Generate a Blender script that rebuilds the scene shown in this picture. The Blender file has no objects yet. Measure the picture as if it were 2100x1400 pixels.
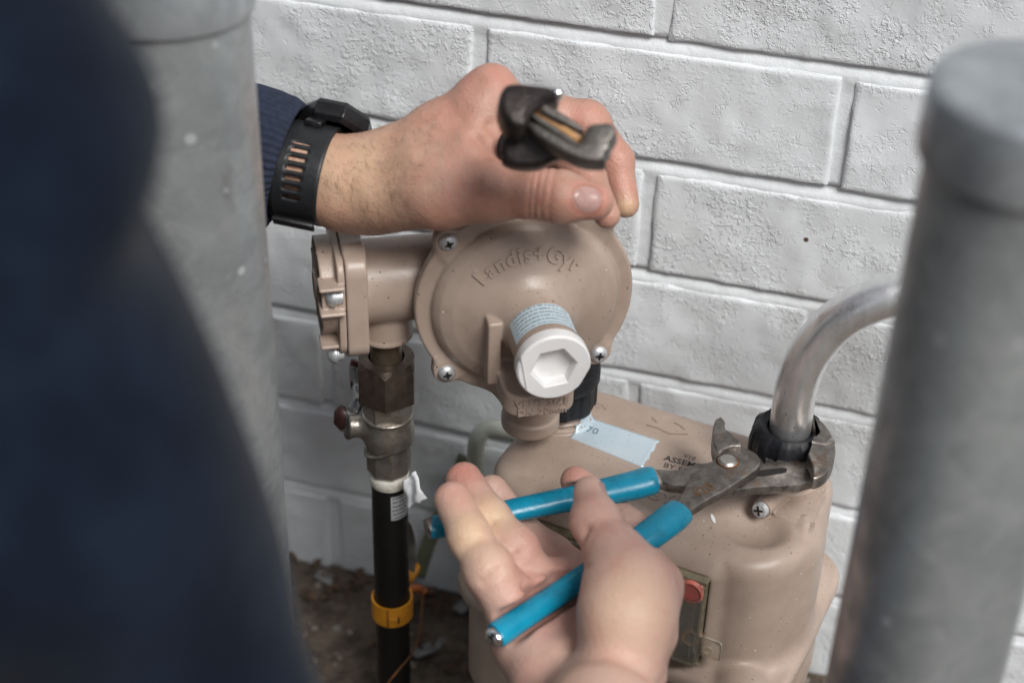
import bpy, bmesh, math, random
import numpy as np
from mathutils import Vector, Matrix
S = bpy.context.scene
COL = S.collection
rng = np.random.default_rng(7)
random.seed(7)
# ------------------------------------------------------------------ camera, sky, sun
CH = 0.951                      # height of the camera above the ground; world origin on the ground below it
FPX = 3393.8                    # focal length in pixels of a 2100 px wide frame
CM = np.array([[0.9597951305, -0.1777002782, 0.2172922423],
               [0.2796986656, 0.5400606534, -0.7937903673],
               [0.0237057688, 0.8226524794, 0.5680501160]])   # columns: camera right, up, back
cam_d = bpy.data.cameras.new('camera'); cam = bpy.data.objects.new('camera', cam_d); COL.objects.link(cam)
mw = Matrix([[*CM[0], 0], [*CM[1], 0], [*CM[2], CH], [0, 0, 0, 1]])
cam.matrix_world = mw
cam_d.sensor_width = 36; cam_d.lens = FPX/2100*36; cam_d.clip_start = 0.02; cam_d.clip_end = 1500
cam_d.dof.use_dof = True; cam_d.dof.focus_distance = 1.02; cam_d.dof.aperture_fstop = 4.6
S.camera = cam
SUN_EL, SUN_AZ = 50, 134        # compass direction of the sun, degrees from +Y clockwise
w = bpy.data.worlds.new('World'); S.world = w; w.use_nodes = True
nt = w.node_tree; bg = nt.nodes['Background']
sky = nt.nodes.new('ShaderNodeTexSky'); sky.sky_type = 'NISHITA'; sky.sun_disc = False
sky.sun_elevation = math.radians(SUN_EL); sky.sun_rotation = math.radians(SUN_AZ)
sky.dust_density = 3.0; sky.air_density = 1.0
hs = nt.nodes.new('ShaderNodeHueSaturation'); hs.inputs['Saturation'].default_value = 0.5
nt.links.new(sky.outputs[0], hs.inputs['Color']); nt.links.new(hs.outputs[0], bg.inputs[0])
bg.inputs[1].default_value = 0.070
sd = bpy.data.lights.new('sun', 'SUN'); sd.energy = 3.4; sd.angle = math.radians(26); sd.color = (1, .985, .96)
sun = bpy.data.objects.new('sun', sd); COL.objects.link(sun)
_az, _el = math.radians(SUN_AZ), math.radians(SUN_EL)
sdir = Vector((math.sin(_az)*math.cos(_el), math.cos(_az)*math.cos(_el), math.sin(_el)))
sun.rotation_euler = sdir.to_track_quat('Z', 'Y').to_euler()
S.view_settings.view_transform = 'Standard'; S.view_settings.look = 'None'
S.view_settings.gamma = 1; S.view_settings.exposure = 0.05
S.render.film_transparent = False

# ------------------------------------------------------------------ measuring helpers
def _ray(px, py): return CM @ np.array([px-1050., -(py-700.), -FPX])
def at(px, py, d=None, y=None, z=None, x=None):
    """world point seen at a place of the 2100x1400 photograph, at camera depth d, or where its ray meets y, x or height z"""
    r = _ray(px, py)
    if d is not None: r = r/FPX*d
    elif y is not None: r = r/r[1]*y
    elif x is not None: r = r/r[0]*x
    else: r = r/r[2]*(z-CH)
    return r + np.array([0, 0, CH])
def proj(p):
    c = CM.T @ (np.asarray(p, float)-np.array([0, 0, CH])); return 1050+FPX*c[0]/-c[2], 700-FPX*c[1]/-c[2]
def zat(x, y, py):
    lo, hi = -.3, 1.6
    for _ in range(40):
        m = (lo+hi)/2
        if proj((x, y, m))[1] > py: lo = m
        else: hi = m
    return m
V3 = lambda *a: np.array(a, float)
def nrm(v): v = np.asarray(v, float); return v/np.linalg.norm(v)
def frame(o, X=None, Z=None, Y=None):
    """4x4 with origin o; give two axes, the third follows"""
    if X is not None and Z is not None:
        Z = nrm(Z); X = nrm(np.asarray(X)-np.dot(X, Z)*Z); Y = np.cross(Z, X)
    elif Y is not None and Z is not None:
        Z = nrm(Z); Y = nrm(np.asarray(Y)-np.dot(Y, Z)*Z); X = np.cross(Y, Z)
    else:
        Z = nrm(Z); a = V3(0, 0, 1) if abs(Z[2]) < .9 else V3(1, 0, 0)
        X = nrm(np.cross(a, Z)); Y = np.cross(Z, X)
    m = np.eye(4); m[:3, 0] = X; m[:3, 1] = Y; m[:3, 2] = Z; m[:3, 3] = o
    return m
def xf(m, P): P = np.asarray(P, float).reshape(-1, 3); return P @ m[:3, :3].T + m[:3, 3]

# ------------------------------------------------------------------ object helpers
WO = {}                          # world origin of each object
def thing(name, label, cat, loc=(0, 0, 0), group=None):
    o = bpy.data.objects.new(name, None); COL.objects.link(o); o.location = tuple(loc); o.empty_display_size = .02
    WO[o] = V3(*loc); o['label'] = label; o['category'] = cat
    if group: o['group'] = group
    return o
def mk(name, V, F, m, parent=None, smooth=True, loc=None, auto=None):
    V = np.asarray(V, float).reshape(-1, 3)
    org = WO[parent] if parent is not None else (V3(*loc) if loc is not None else V3(0, 0, 0))
    me = bpy.data.meshes.new(name)
    if isinstance(F, np.ndarray):
        n, k = F.shape
        me.vertices.add(len(V)); me.vertices.foreach_set('co', (V-org).astype(np.float32).ravel())
        me.loops.add(n*k); me.loops.foreach_set('vertex_index', F.astype(np.int32).ravel())
        me.polygons.add(n); me.polygons.foreach_set('loop_start', np.arange(0, n*k, k, dtype=np.int32))
        me.update(calc_edges=True)
    else:
        me.from_pydata([tuple(v) for v in (V-org)], [], F)
    me.materials.append(m)
    me.validate()
    if smooth: me.polygons.foreach_set('use_smooth', [True]*len(me.polygons))
    o = bpy.data.objects.new(name, me); COL.objects.link(o)
    if parent is not None: o.parent = parent
    elif loc is not None: o.location = tuple(loc)
    WO[o] = org
    if auto:
        sharp_by_angle(me, auto)
    return o
def sharp_by_angle(me, deg):
    bm = bmesh.new(); bm.from_mesh(me)
    for e in bm.edges:
        if len(e.link_faces) == 2 and e.calc_face_angle(0) > math.radians(deg): e.smooth = False
    bm.to_mesh(me); bm.free()
def solo(o, label, cat, group=None, kind=None):
    if label: o['label'] = label
    if cat: o['category'] = cat
    if group: o['group'] = group
    if kind: o['kind'] = kind
    return o
def lathe(prof, n=48, m=np.eye(4), a0=0, a1=2*math.pi, cap=True):
    """prof: (radius, height along local Z); returns V, F in world through m"""
    full = abs(a1-a0-2*math.pi) < 1e-6
    k = n if full else n+1
    V = []; F = []
    for r, z in prof:
        for i in range(k):
            a = a0+(a1-a0)*i/n; V.append((r*math.cos(a), r*math.sin(a), z))
    for j in range(len(prof)-1):
        for i in range(n):
            i2 = (i+1) % k
            F.append((j*k+i, j*k+i2, (j+1)*k+i2, (j+1)*k+i))
    if cap and full:
        if prof[0][0] > 1e-6: F.append(tuple(range(k))[::-1])
        if prof[-1][0] > 1e-6: F.append(tuple((len(prof)-1)*k+i for i in range(k)))
    return xf(m, V), F
def tube(pts, rad, n=24, cap=True, squash=None):
    """swept tube through points; rad a number or one per point; squash=(vector, factor)"""
    P = [np.asarray(p, float) for p in pts]; k = len(P)
    R = [rad]*k if np.isscalar(rad) else list(rad)
    T = [nrm(P[min(i+1, k-1)]-P[max(i-1, 0)]) for i in range(k)]
    a = V3(0, 0, 1) if abs(T[0][2]) < .9 else V3(1, 0, 0)
    N = nrm(np.cross(a, T[0])); V = []; F = []
    for i in range(k):
        N = nrm(N-np.dot(N, T[i])*T[i]); B = np.cross(T[i], N)
        for j in range(n):
            t = 2*math.pi*j/n; d = (math.cos(t)*N+math.sin(t)*B)*R[i]
            if squash is not None: s = nrm(squash[0]); d = d - s*np.dot(d, s)*(1-squash[1])
            V.append(P[i]+d)
    for i in range(k-1):
        for j in range(n):
            j2 = (j+1) % n; F.append((i*n+j, i*n+j2, (i+1)*n+j2, (i+1)*n+j))
    if cap: F.append(tuple(range(n))[::-1]); F.append(tuple((k-1)*n+j for j in range(n)))
    return np.array(V), F
def spline(pts, per=8):
    P = [np.asarray(p, float) for p in pts]; out = []
    for i in range(len(P)-1):
        p0 = P[max(i-1, 0)]; p1 = P[i]; p2 = P[i+1]; p3 = P[min(i+2, len(P)-1)]
        for s in range(per):
            t = s/per
            out.append(.5*((2*p1)+(-p0+p2)*t+(2*p0-5*p1+4*p2-p3)*t*t+(-p0+3*p1-3*p2+p3)*t**3))
    out.append(P[-1]); return out
def prism(name, poly, z0, z1, m, M4, parent, bev=0.0, seg=2, smooth=True, holes=None, auto=40):
    """2D outline extruded from z0 to z1 in frame M4, with rounded rims"""
    bm = bmesh.new()
    vs = [bm.verts.new((x, y, z0)) for x, y in poly]
    f = bm.faces.new(vs)
    r = bmesh.ops.extrude_face_region(bm, geom=[f])
    top = [e for e in r['geom'] if isinstance(e, bmesh.types.BMVert)]
    for v in top: v.co.z = z1
    bmesh.ops.recalc_face_normals(bm, faces=bm.faces)
    if bev:
        es = [e for e in bm.edges if abs(e.verts[0].co.z-e.verts[1].co.z) < 1e-7]
        bmesh.ops.bevel(bm, geom=es, offset=bev, segments=seg, profile=.5, affect='EDGES')
    bmesh.ops.triangulate(bm, faces=[f for f in bm.faces if len(f.verts) > 4])
    V = np.array([v.co[:] for v in bm.verts]); bm.verts.index_update()
    F = [tuple(v.index for v in f.verts) for f in bm.faces]; bm.free()
    return mk(name, xf(M4, V), F, m, parent, smooth, auto=auto)
def rbox(sx, sy, sz, bev, m4, seg=2):
    """rounded box centred in frame m4, full sizes"""
    bm = bmesh.new(); bmesh.ops.create_cube(bm, size=1)
    for v in bm.verts: v.co.x *= sx; v.co.y *= sy; v.co.z *= sz
    if bev: bmesh.ops.bevel(bm, geom=bm.edges[:], offset=bev, segments=seg, profile=.5, affect='EDGES')
    bm.verts.index_update(); V = np.array([v.co[:] for v in bm.verts]); F = [tuple(v.index for v in f.verts) for f in bm.faces]; bm.free()
    return xf(m4, V), F
def join(*parts):
    V = []; F = []; n = 0
    for v, f in parts:
        V.append(np.asarray(v)); F += [tuple(i+n for i in q) for q in f]; n += len(v)
    return np.concatenate(V), F

# ------------------------------------------------------------------ numpy noise
def _h(i, j, k, s):
    n = (i*374761393+j*668265263+k*2147483647+s*1274126177) & 0xffffffff
    n = ((n ^ (n >> 13))*1274126177) & 0xffffffff
    return ((n ^ (n >> 16)) & 0xffff)/65535.
def noise(P, sc=1., s=0):
    Q = np.asarray(P)*sc; I = np.floor(Q).astype(np.int64); f = Q-I; f = f*f*(3-2*f); o = 0
    for a in (0, 1):
        for b in (0, 1):
            for c in (0, 1):
                wgt = (f[:, 0] if a else 1-f[:, 0])*(f[:, 1] if b else 1-f[:, 1])*(f[:, 2] if c else 1-f[:, 2])
                o = o+wgt*_h(I[:, 0]+a, I[:, 1]+b, I[:, 2]+c, s)
    return o*2-1

# ------------------------------------------------------------------ signed distance modelling
def smin(a, b, k):
    if k <= 0: return np.minimum(a, b)
    h = np.maximum(k-np.abs(a-b), 0)/k; return np.minimum(a, b)-h*h*k*.25
def smax(a, b, k): return -smin(-a, -b, k)
def cone(P, a, b, ra, rb):
    a = np.asarray(a, float); b = np.asarray(b, float); ab = b-a
    t = np.clip(((P-a)@ab)/max(ab@ab, 1e-12), 0, 1)
    return np.linalg.norm(P-(a+t[:, None]*ab), axis=1)-(ra+(rb-ra)*t)
def chain(P, pts, rs, k=.003):
    d = None
    for i in range(len(pts)-1):
        c = cone(P, pts[i], pts[i+1], rs[i], rs[i+1]); d = c if d is None else smin(d, c, k)
    return d
def ell(P, c, r):
    q = (P-c)/r; k0 = np.linalg.norm(q, axis=1); k1 = np.linalg.norm(q/r, axis=1)
    return k0*(k0-1)/np.maximum(k1, 1e-9)
def box(P, c, hs, r=0.):
    q = np.abs(P-c)-(np.asarray(hs)-r); return np.linalg.norm(np.maximum(q, 0), axis=1)+np.minimum(q.max(axis=1), 0)-r
def cyl(P, c, ax, rad, hh, r=0.):
    """cylinder about local axis index ax"""
    q = P-np.asarray(c); o = [i for i in range(3) if i != ax]
    dr = np.hypot(q[:, o[0]], q[:, o[1]])-(rad-r); dz = np.abs(q[:, ax])-(hh-r)
    return np.minimum(np.maximum(dr, dz), 0)+np.hypot(np.maximum(dr, 0), np.maximum(dz, 0))-r
def sdf_mesh(f, lo, hi, h, relax=2):
    lo = np.asarray(lo, float); hi = np.asarray(hi, float); B = 8
    nb = np.ceil((hi-lo)/(h*B)).astype(int); N = nb*B+1
    ctr = np.stack(np.meshgrid(*[lo[i]+(np.arange(nb[i])+.5)*B*h for i in range(3)], indexing='ij'), -1).reshape(-1, 3)
    dc = f(ctr); keep = np.abs(dc) < B*h*.5*1.75*1.35+h
    vol = np.empty(tuple(nb*B+1), np.float32); vol[:] = 1
    sg = np.where(dc > 0, 1., -1.).reshape(nb)
    vol[:-1, :-1, :-1] = np.repeat(np.repeat(np.repeat(sg, B, 0), B, 1), B, 2)
    need = np.zeros(tuple(N), bool); kb = keep.reshape(nb)
    idx = np.argwhere(kb)
    for i, j, k in idx: need[i*B:i*B+B+1, j*B:j*B+B+1, k*B:k*B+B+1] = True
    g = np.argwhere(need)
    val = np.empty(len(g), np.float32)
    for s in range(0, len(g), 400000): val[s:s+400000] = f(lo+g[s:s+400000]*h)
    val[val == 0] = 1e-9
    vol[g[:, 0], g[:, 1], g[:, 2]] = val
    ins = vol < 0
    c = [(a, b, d) for a in (0, 1) for b in (0, 1) for d in (0, 1)]
    n0, n1, n2 = N-1
    cnt = sum(ins[a:a+n0, b:b+n1, d:d+n2].astype(np.int8) for a, b, d in c)
    act = np.argwhere((cnt > 0) & (cnt < 8))
    cid = -np.ones((n0, n1, n2), np.int64); cid[act[:, 0], act[:, 1], act[:, 2]] = np.arange(len(act))
    acc = np.zeros((len(act), 3)); num = np.zeros(len(act))
    for i, p in enumerate(c):
        for ax in range(3):
            if p[ax] == 1: continue
            q = list(p); q[ax] = 1
            va = vol[act[:, 0]+p[0], act[:, 1]+p[1], act[:, 2]+p[2]]; vb = vol[act[:, 0]+q[0], act[:, 1]+q[1], act[:, 2]+q[2]]
            m = (va < 0) != (vb < 0); t = np.where(m, va/(np.where(m, va-vb, 1)), 0)
            pt = np.tile(np.array(p, float), (len(act), 1)); pt[:, ax] += t
            acc += pt*m[:, None]; num += m
    V = lo+(act+acc/num[:, None])*h
    F = []
    for ax in range(3):
        sl = [slice(0, N[i]) for i in range(3)]; s2 = list(sl); sl[ax] = slice(0, N[ax]-1); s2[ax] = slice(1, N[ax])
        A = ins[tuple(sl)]; Bm = ins[tuple(s2)]; e = np.argwhere(A != Bm)
        o1, o2 = [(1, 2), (2, 0), (0, 1)][ax]
        e = e[(e[:, o1] > 0) & (e[:, o2] > 0) & (e[:, o1] < N[o1]-1) & (e[:, o2] < N[o2]-1)]
        def cc(d1, d2):
            q = e.copy(); q[:, o1] -= d1; q[:, o2] -= d2; return cid[q[:, 0], q[:, 1], q[:, 2]]
        quad = np.stack([cc(1, 1), cc(0, 1), cc(0, 0), cc(1, 0)], 1)
        fl = A[e[:, 0], e[:, 1], e[:, 2]]
        quad[~fl] = quad[~fl][:, ::-1]; F.append(quad[(quad >= 0).all(1)])
    F = np.concatenate(F)
    E1 = np.concatenate([F[:, [0, 1]], F[:, [1, 2]], F[:, [2, 3]], F[:, [3, 0]]])
    for _ in range(relax):
        a = np.zeros_like(V); n = np.zeros(len(V))
        np.add.at(a, E1[:, 0], V[E1[:, 1]]); np.add.at(n, E1[:, 0], 1)
        np.add.at(a, E1[:, 1], V[E1[:, 0]]); np.add.at(n, E1[:, 1], 1)
        V = V*.5+.5*a/np.maximum(n, 1)[:, None]
    # pull back on the surface
    d = f(V); e = h*.3
    G = np.stack([f(V+np.eye(3)[i]*e)-d for i in range(3)], 1)/e
    V = V-G*(d/np.maximum((G*G).sum(1), .2))[:, None]*.8
    return V, F
def trace(f, P, n, back=.02, it=30, mx=.06):
    """drop points along -n onto the surface of f"""
    n = nrm(n); Q = np.asarray(P, float)+n*back; t = np.zeros(len(Q))
    for _ in range(it): t = np.minimum(t+f(Q-n*t[:, None])*.85, mx)
    return Q-n*t[:, None]

# ------------------------------------------------------------------ materials
def nodes(name):
    m = bpy.data.materials.new(name); m.use_nodes = True
    return m, m.node_tree, m.node_tree.nodes['Principled BSDF']
class NB:
    """small node builder"""
    def __init__(s, nt): s.nt = nt; s.co = nt.nodes.new('ShaderNodeTexCoord').outputs['Object']
    def n(s, t, **kw):
        x = s.nt.nodes.new(t)
        for k, v in kw.items():
            if k in x.inputs: s.set(x.inputs[k], v)
            else: setattr(x, k, v)
        return x
    def set(s, i, v):
        if hasattr(v, 'is_output') or isinstance(v, bpy.types.NodeSocket): s.nt.links.new(v, i)
        else: i.default_value = v
    def noise(s, scale, detail=4, rough=.55, co=None, dist=0):
        x = s.nt.nodes.new('ShaderNodeTexNoise'); s.nt.links.new(co or s.co, x.inputs['Vector'])
        x.inputs['Scale'].default_value = scale; x.inputs['Detail'].default_value = detail; x.inputs['Roughness'].default_value = rough
        x.inputs['Distortion'].default_value = dist
        return x.outputs[0]
    def ramp(s, v, a, b, lo=0., hi=1.):
        x = s.nt.nodes.new('ShaderNodeMapRange'); s.set(x.inputs[0], v)
        for i, q in enumerate((a, b, lo, hi)): x.inputs[i+1].default_value = q
        x.interpolation_type = 'SMOOTHSTEP'; return x.outputs[0]
    def math(s, op, a, b=0.):
        x = s.nt.nodes.new('ShaderNodeMath'); x.operation = op; s.set(x.inputs[0], a); s.set(x.inputs[1], b); return x.outputs[0]
    def mix(s, f, a, b):
        x = s.nt.nodes.new('ShaderNodeMix'); x.data_type = 'RGBA'
        s.set(x.inputs[0], f); s.set(x.inputs[6], a if not isinstance(a, tuple) else (*a, 1)); s.set(x.inputs[7], b if not isinstance(b, tuple) else (*b, 1)); return x.outputs[2]
    def bump(s, h, strength=1., dist=.001, nrm_=None):
        x = s.nt.nodes.new('ShaderNodeBump'); s.set(x.inputs['Height'], h); x.inputs['Strength'].default_value = strength; x.inputs['Distance'].default_value = dist
        if nrm_ is not None: s.nt.links.new(nrm_, x.inputs['Normal'])
        return x.outputs[0]
    def specks(s, scale, size, keep, co=None, seed=0.):
        """0..1 mask of small random dots; keep = share of cells that carry one"""
        x = s.nt.nodes.new('ShaderNodeTexVoronoi'); x.inputs['Scale'].default_value = scale
        mp = s.nt.nodes.new('ShaderNodeVectorMath'); mp.operation = 'ADD'; s.nt.links.new(co or s.co, mp.inputs[0]); mp.inputs[1].default_value = (seed, seed*.7, seed*.3)
        s.nt.links.new(mp.outputs[0], x.inputs['Vector'])
        sp = s.nt.nodes.new('ShaderNodeSeparateColor'); s.nt.links.new(x.outputs['Color'], sp.inputs[0])
        k = s.math('LESS_THAN', sp.outputs[0], keep)
        rad = s.math('MULTIPLY', s.ramp(sp.outputs[1], 0, 1, .35, 1.0), size)
        return s.math('MULTIPLY', k, s.math('LESS_THAN', x.outputs['Distance'], rad))
    def up(s):
        g = s.nt.nodes.new('ShaderNodeNewGeometry'); x = s.nt.nodes.new('ShaderNodeSeparateXYZ'); s.nt.links.new(g.outputs['Normal'], x.inputs[0]); return x.outputs[2]
def simple(name, col, rough=.5, metal=0., var=.12, vs=60, bump=0., bs=400, spec=.5, rv=.15, grime=None):
    m, t, p = nodes(name); b = NB(t)
    n1 = b.noise(vs, 4)
    c = b.mix(b.ramp(n1, .3, .7), tuple(x*(1-var) for x in col), tuple(min(x*(1+var), 1) for x in col))
    if grime: c = b.mix(b.math('MULTIPLY', b.ramp(b.noise(vs*1.7, 6, .7), .5, .72), grime[1]), c, grime[0])
    t.links.new(c, p.inputs['Base Color'])
    t.links.new(b.ramp(b.noise(vs*2.3, 5, .6), .25, .75, rough-rv/2, rough+rv/2), p.inputs['Roughness'])
    p.inputs['Metallic'].default_value = metal; p.inputs['Specular IOR Level'].default_value = spec
    if bump: t.links.new(b.bump(b.noise(bs, 5, .6), 1, bump), p.inputs['Normal'])
    return m

def mat_beige():
    m, t, p = nodes('beige_enamel'); b = NB(t)
    c = b.mix(b.ramp(b.noise(25, 5), .3, .7), (.33, .252, .205), (.415, .325, .27))
    up = b.ramp(b.up(), .1, .8)
    d1 = b.specks(420, .16, .22); d2 = b.specks(300, .20, .10, seed=3.1); d3 = b.specks(650, .22, .25, seed=7.7)
    dk = b.math('MAXIMUM', d2, b.math('MULTIPLY', b.math('MAXIMUM', d1, d3), up))
    c = b.mix(b.math('MULTIPLY', b.ramp(b.noise(60, 6, .7), .52, .78), .22), c, (.24, .17, .12))
    c = b.mix(b.math('MULTIPLY', dk, .85), c, (.045, .035, .028))
    c = b.mix(b.math('MULTIPLY', b.specks(160, .085, .10, seed=5.2), .9), c, (.8, .78, .74))
    t.links.new(c, p.inputs['Base Color'])
    t.links.new(b.ramp(b.noise(40, 4), .3, .7, .33, .46), p.inputs['Roughness'])
    h = b.math('ADD', b.math('MULTIPLY', b.noise(520, 3), .35), b.noise(60, 3))
    t.links.new(b.bump(h, .5, .0005), p.inputs['Normal']); p.inputs['Specular IOR Level'].default_value = .5
    return m
def mat_wall(name='white_masonry_paint', mortar=False):
    m, t, p = nodes(name); b = NB(t)
    g = t.nodes.new('ShaderNodeNewGeometry'); b.co = g.outputs['Position']
    c = b.mix(b.ramp(b.noise(9, 5), .3, .7), (.67, .70, .72), (.73, .76, .785))
    c = b.mix(b.math('MULTIPLY', b.ramp(b.noise(4, 6, .7), .5, .75), .35), c, (.52, .52, .50))
    c = b.mix(b.specks(30, .055, .20, seed=2.2), c, (.09, .05, .035))
    if not mortar:
        msk = b.math('MULTIPLY', b.ramp(b.noise(24, 3, .6), .38, .60), b.ramp(b.noise(8, 3, .6), .36, .60, .25, 1.1))
        n1 = b.ramp(b.noise(230, 3, .65, dist=.35), .50, .62)
        n2 = b.ramp(b.noise(330, 3, .6, dist=.3), .56, .68)
        v = t.nodes.new('ShaderNodeTexVoronoi'); v.feature = 'DISTANCE_TO_EDGE'; v.inputs['Scale'].default_value = 150
        wv = b.n('ShaderNodeVectorMath', operation='MULTIPLY_ADD'); 
        nz = t.nodes.new('ShaderNodeTexNoise'); nz.inputs['Scale'].default_value = 120; t.links.new(b.co, nz.inputs['Vector'])
        t.links.new(nz.outputs['Color'], wv.inputs[0]); wv.inputs[1].default_value = (.02, .02, .02); t.links.new(b.co, wv.inputs[2])
        t.links.new(wv.outputs[0], v.inputs['Vector'])
        crk = b.math('MULTIPLY', b.ramp(v.outputs['Distance'], .0, .10, 1, 0), b.ramp(b.noise(75, 2), .50, .62))
        h = b.math('MULTIPLY', msk, b.math('ADD', b.math('MULTIPLY', n1, 1.0), b.math('MULTIPLY', n2, -.8)))
        h = b.math('SUBTRACT', h, b.math('MULTIPLY', crk, .45))
        h = b.math('ADD', h, b.math('MULTIPLY', b.noise(45, 4), .8))
        h = b.math('ADD', h, b.math('MULTIPLY', b.noise(900, 2), .12))
        t.links.new(b.bump(h, .8, .0006), p.inputs['Normal'])
    else:
        h = b.math('ADD', b.noise(140, 4), b.math('MULTIPLY', b.noise(700, 3), .3))
        t.links.new(b.bump(h, 1., .0007), p.inputs['Normal'])
    t.links.new(c, p.inputs['Base Color']); p.inputs['Roughness'].default_value = .62
    return m
def mat_galv(name='galvanised_steel', tint=(.44, .475, .485)):
    m, t, p = nodes(name); b = NB(t)
    mp = b.n('ShaderNodeMapping'); t.links.new(b.co, mp.inputs[0]); mp.inputs['Scale'].default_value = (1, 1, .35)
    n1 = b.noise(45, 6, .65, dist=.8); n2 = b.noise(14, 3, co=mp.outputs[0])
    c = b.mix(b.ramp(n1, .32, .68), tuple(x*.84 for x in tint), tuple(x*1.3 for x in tint))
    c = b.mix(b.ramp(n2, .35, .65, 0, .5), c, (.22, .235, .25))
    c = b.mix(b.math('MULTIPLY', b.ramp(b.noise(95, 5, .7, dist=2), .60, .70), .6), c, (.52, .55, .57))
    vv = t.nodes.new('ShaderNodeTexVoronoi'); vv.inputs['Scale'].default_value = 70; t.links.new(b.co, vv.inputs['Vector']); sv = t.nodes.new('ShaderNodeSeparateColor'); t.links.new(vv.outputs['Color'], sv.inputs[0])
    c = b.mix(b.ramp(sv.outputs[0], .55, 1, 0, .18), c, (.24, .27, .30)); c = b.mix(b.ramp(sv.outputs[1], .6, 1, 0, .20), c, (.62, .66, .69))
    c = b.mix(b.math('MULTIPLY', b.specks(75, .22, .20, seed=1.3), .75), c, (.74, .77, .80))
    c = b.mix(b.math('MULTIPLY', b.ramp(b.noise(30, 5, .7, co=mp.outputs[0]), .60, .74), .5), c, (.20, .19, .18))
    t.links.new(c, p.inputs['Base Color']); p.inputs['Metallic'].default_value = .62
    t.links.new(b.ramp(n1, .3, .7, .54, .34), p.inputs['Roughness'])
    t.links.new(b.bump(b.noise(220, 4), .5, .0003), p.inputs['Normal'])
    return m
def mat_skin():
    m, t, p = nodes('skin'); b = NB(t)
    a = t.nodes.new('ShaderNodeAttribute'); a.attribute_name = 'tone'
    sp = t.nodes.new('ShaderNodeSeparateColor'); t.links.new(a.outputs['Color'], sp.inputs[0])
    a2 = t.nodes.new('ShaderNodeAttribute'); a2.attribute_name = 'palm'; sp2 = t.nodes.new('ShaderNodeSeparateColor'); t.links.new(a2.outputs['Color'], sp2.inputs[0])
    c = b.mix(b.ramp(b.noise(70, 5, .6), .3, .7), (.345, .205, .15), (.44, .27, .205))
    c = b.mix(b.math('MULTIPLY', b.ramp(b.noise(34, 5, .65), .38, .66), .5), c, (.47, .215, .155))
    c = b.mix(b.math('MULTIPLY', sp2.outputs[0], .8), c, (.60, .405, .335))
    c = b.mix(b.math('MULTIPLY', b.ramp(b.noise(52, 6, .68), .46, .66), .42), c, (.50, .225, .18))
    c = b.mix(b.math('MULTIPLY', sp.outputs[0], .85), c, (.50, .19, .15))      # ruddy fingertips, knuckles and palm creases
    c = b.mix(sp.outputs[1], c, (.62, .44, .27))       # paler, yellowish finger skin
    c = b.mix(sp.outputs[2], c, (.30, .115, .08))      # crease lines
    c = b.mix(b.math('MULTIPLY', b.specks(330, .22, .12), .35), c, (.30, .14, .09))
    t.links.new(c, p.inputs['Base Color'])
    t.links.new(b.ramp(b.noise(120, 3), .3, .7, .42, .56), p.inputs['Roughness'])
    p.inputs['Subsurface Weight'].default_value = .18; p.inputs['Subsurface Radius'].default_value = (1, .35, .18); p.inputs['Subsurface Scale'].default_value = .006
    v = t.nodes.new('ShaderNodeTexVoronoi'); v.inputs['Scale'].default_value = 900; t.links.new(b.co, v.inputs['Vector'])
    h = b.math('ADD', b.math('MULTIPLY', v.outputs['Distance'], .6), b.noise(260, 4, .6))
    h = b.math('ADD', h, b.math('MULTIPLY', b.noise(70, 3), 1.2))
    t.links.new(b.bump(h, .65, .0006), p.inputs['Normal'])
    return m
def mat_cloth():
    m, t, p = nodes('navy_workwear_cloth'); b = NB(t)
    c = b.mix(b.ramp(b.noise(30, 4), .3, .7), (.0038, .0070, .0150), (.0085, .0145, .0275))
    t.links.new(c, p.inputs['Base Color']); p.inputs['Roughness'].default_value = .95; p.inputs['Specular IOR Level'].default_value = .12
    p.inputs['Sheen Weight'].default_value = .05; p.inputs['Sheen Roughness'].default_value = .4
    h = b.math('ADD', b.math('MULTIPLY', b.noise(1600, 2), .4), b.noise(60, 4))
    t.links.new(b.bump(h, .7, .0012), p.inputs['Normal']); return m
def mat_steel():
    m, t, p = nodes('worn_tool_steel'); b = NB(t)
    c = b.mix(b.ramp(b.noise(110, 6, .7), .35, .65), (.125, .11, .10), (.24, .22, .20))
    c = b.mix(b.math('MULTIPLY', b.ramp(b.noise(60, 5, .7), .52, .66), .75), c, (.15, .085, .045))
    g = t.nodes.new('ShaderNodeNewGeometry')
    ed = b.math('MULTIPLY', b.ramp(g.outputs['Pointiness'], .53, .60), b.ramp(b.noise(200, 3), .3, .6))
    c = b.mix(ed, c, (.55, .52, .49))
    t.links.new(c, p.inputs['Base Color']); p.inputs['Metallic'].default_value = .85
    t.links.new(b.ramp(b.noise(150, 5, .6), .3, .7, .30, .52), p.inputs['Roughness'])
    t.links.new(b.bump(b.noise(500, 5, .6), .6, .0004), p.inputs['Normal']); return m
def mat_alu():
    m, t, p = nodes('brushed_aluminium'); b = NB(t)
    mp = b.n('ShaderNodeMapping'); t.links.new(b.co, mp.inputs[0]); mp.inputs['Scale'].default_value = (1, 1, .12)
    c = b.mix(b.ramp(b.noise(220, 5, .6, co=mp.outputs[0]), .3, .7), (.78, .78, .78), (.88, .88, .88))
    c = b.mix(b.math('MULTIPLY', b.ramp(b.noise(50, 5, .7), .52, .75), .45), c, (.40, .35, .30))
    c = b.mix(b.math('MULTIPLY', b.specks(330, .16, .12), .8), c, (.10, .08, .07))
    t.links.new(c, p.inputs['Base Color']); p.inputs['Metallic'].default_value = .9
    t.links.new(b.ramp(b.noise(60, 5), .3, .7, .26, .40), p.inputs['Roughness'])
    t.links.new(b.bump(b.noise(500, 4, co=mp.outputs[0]), .4, .0003), p.inputs['Normal']); return m
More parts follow.
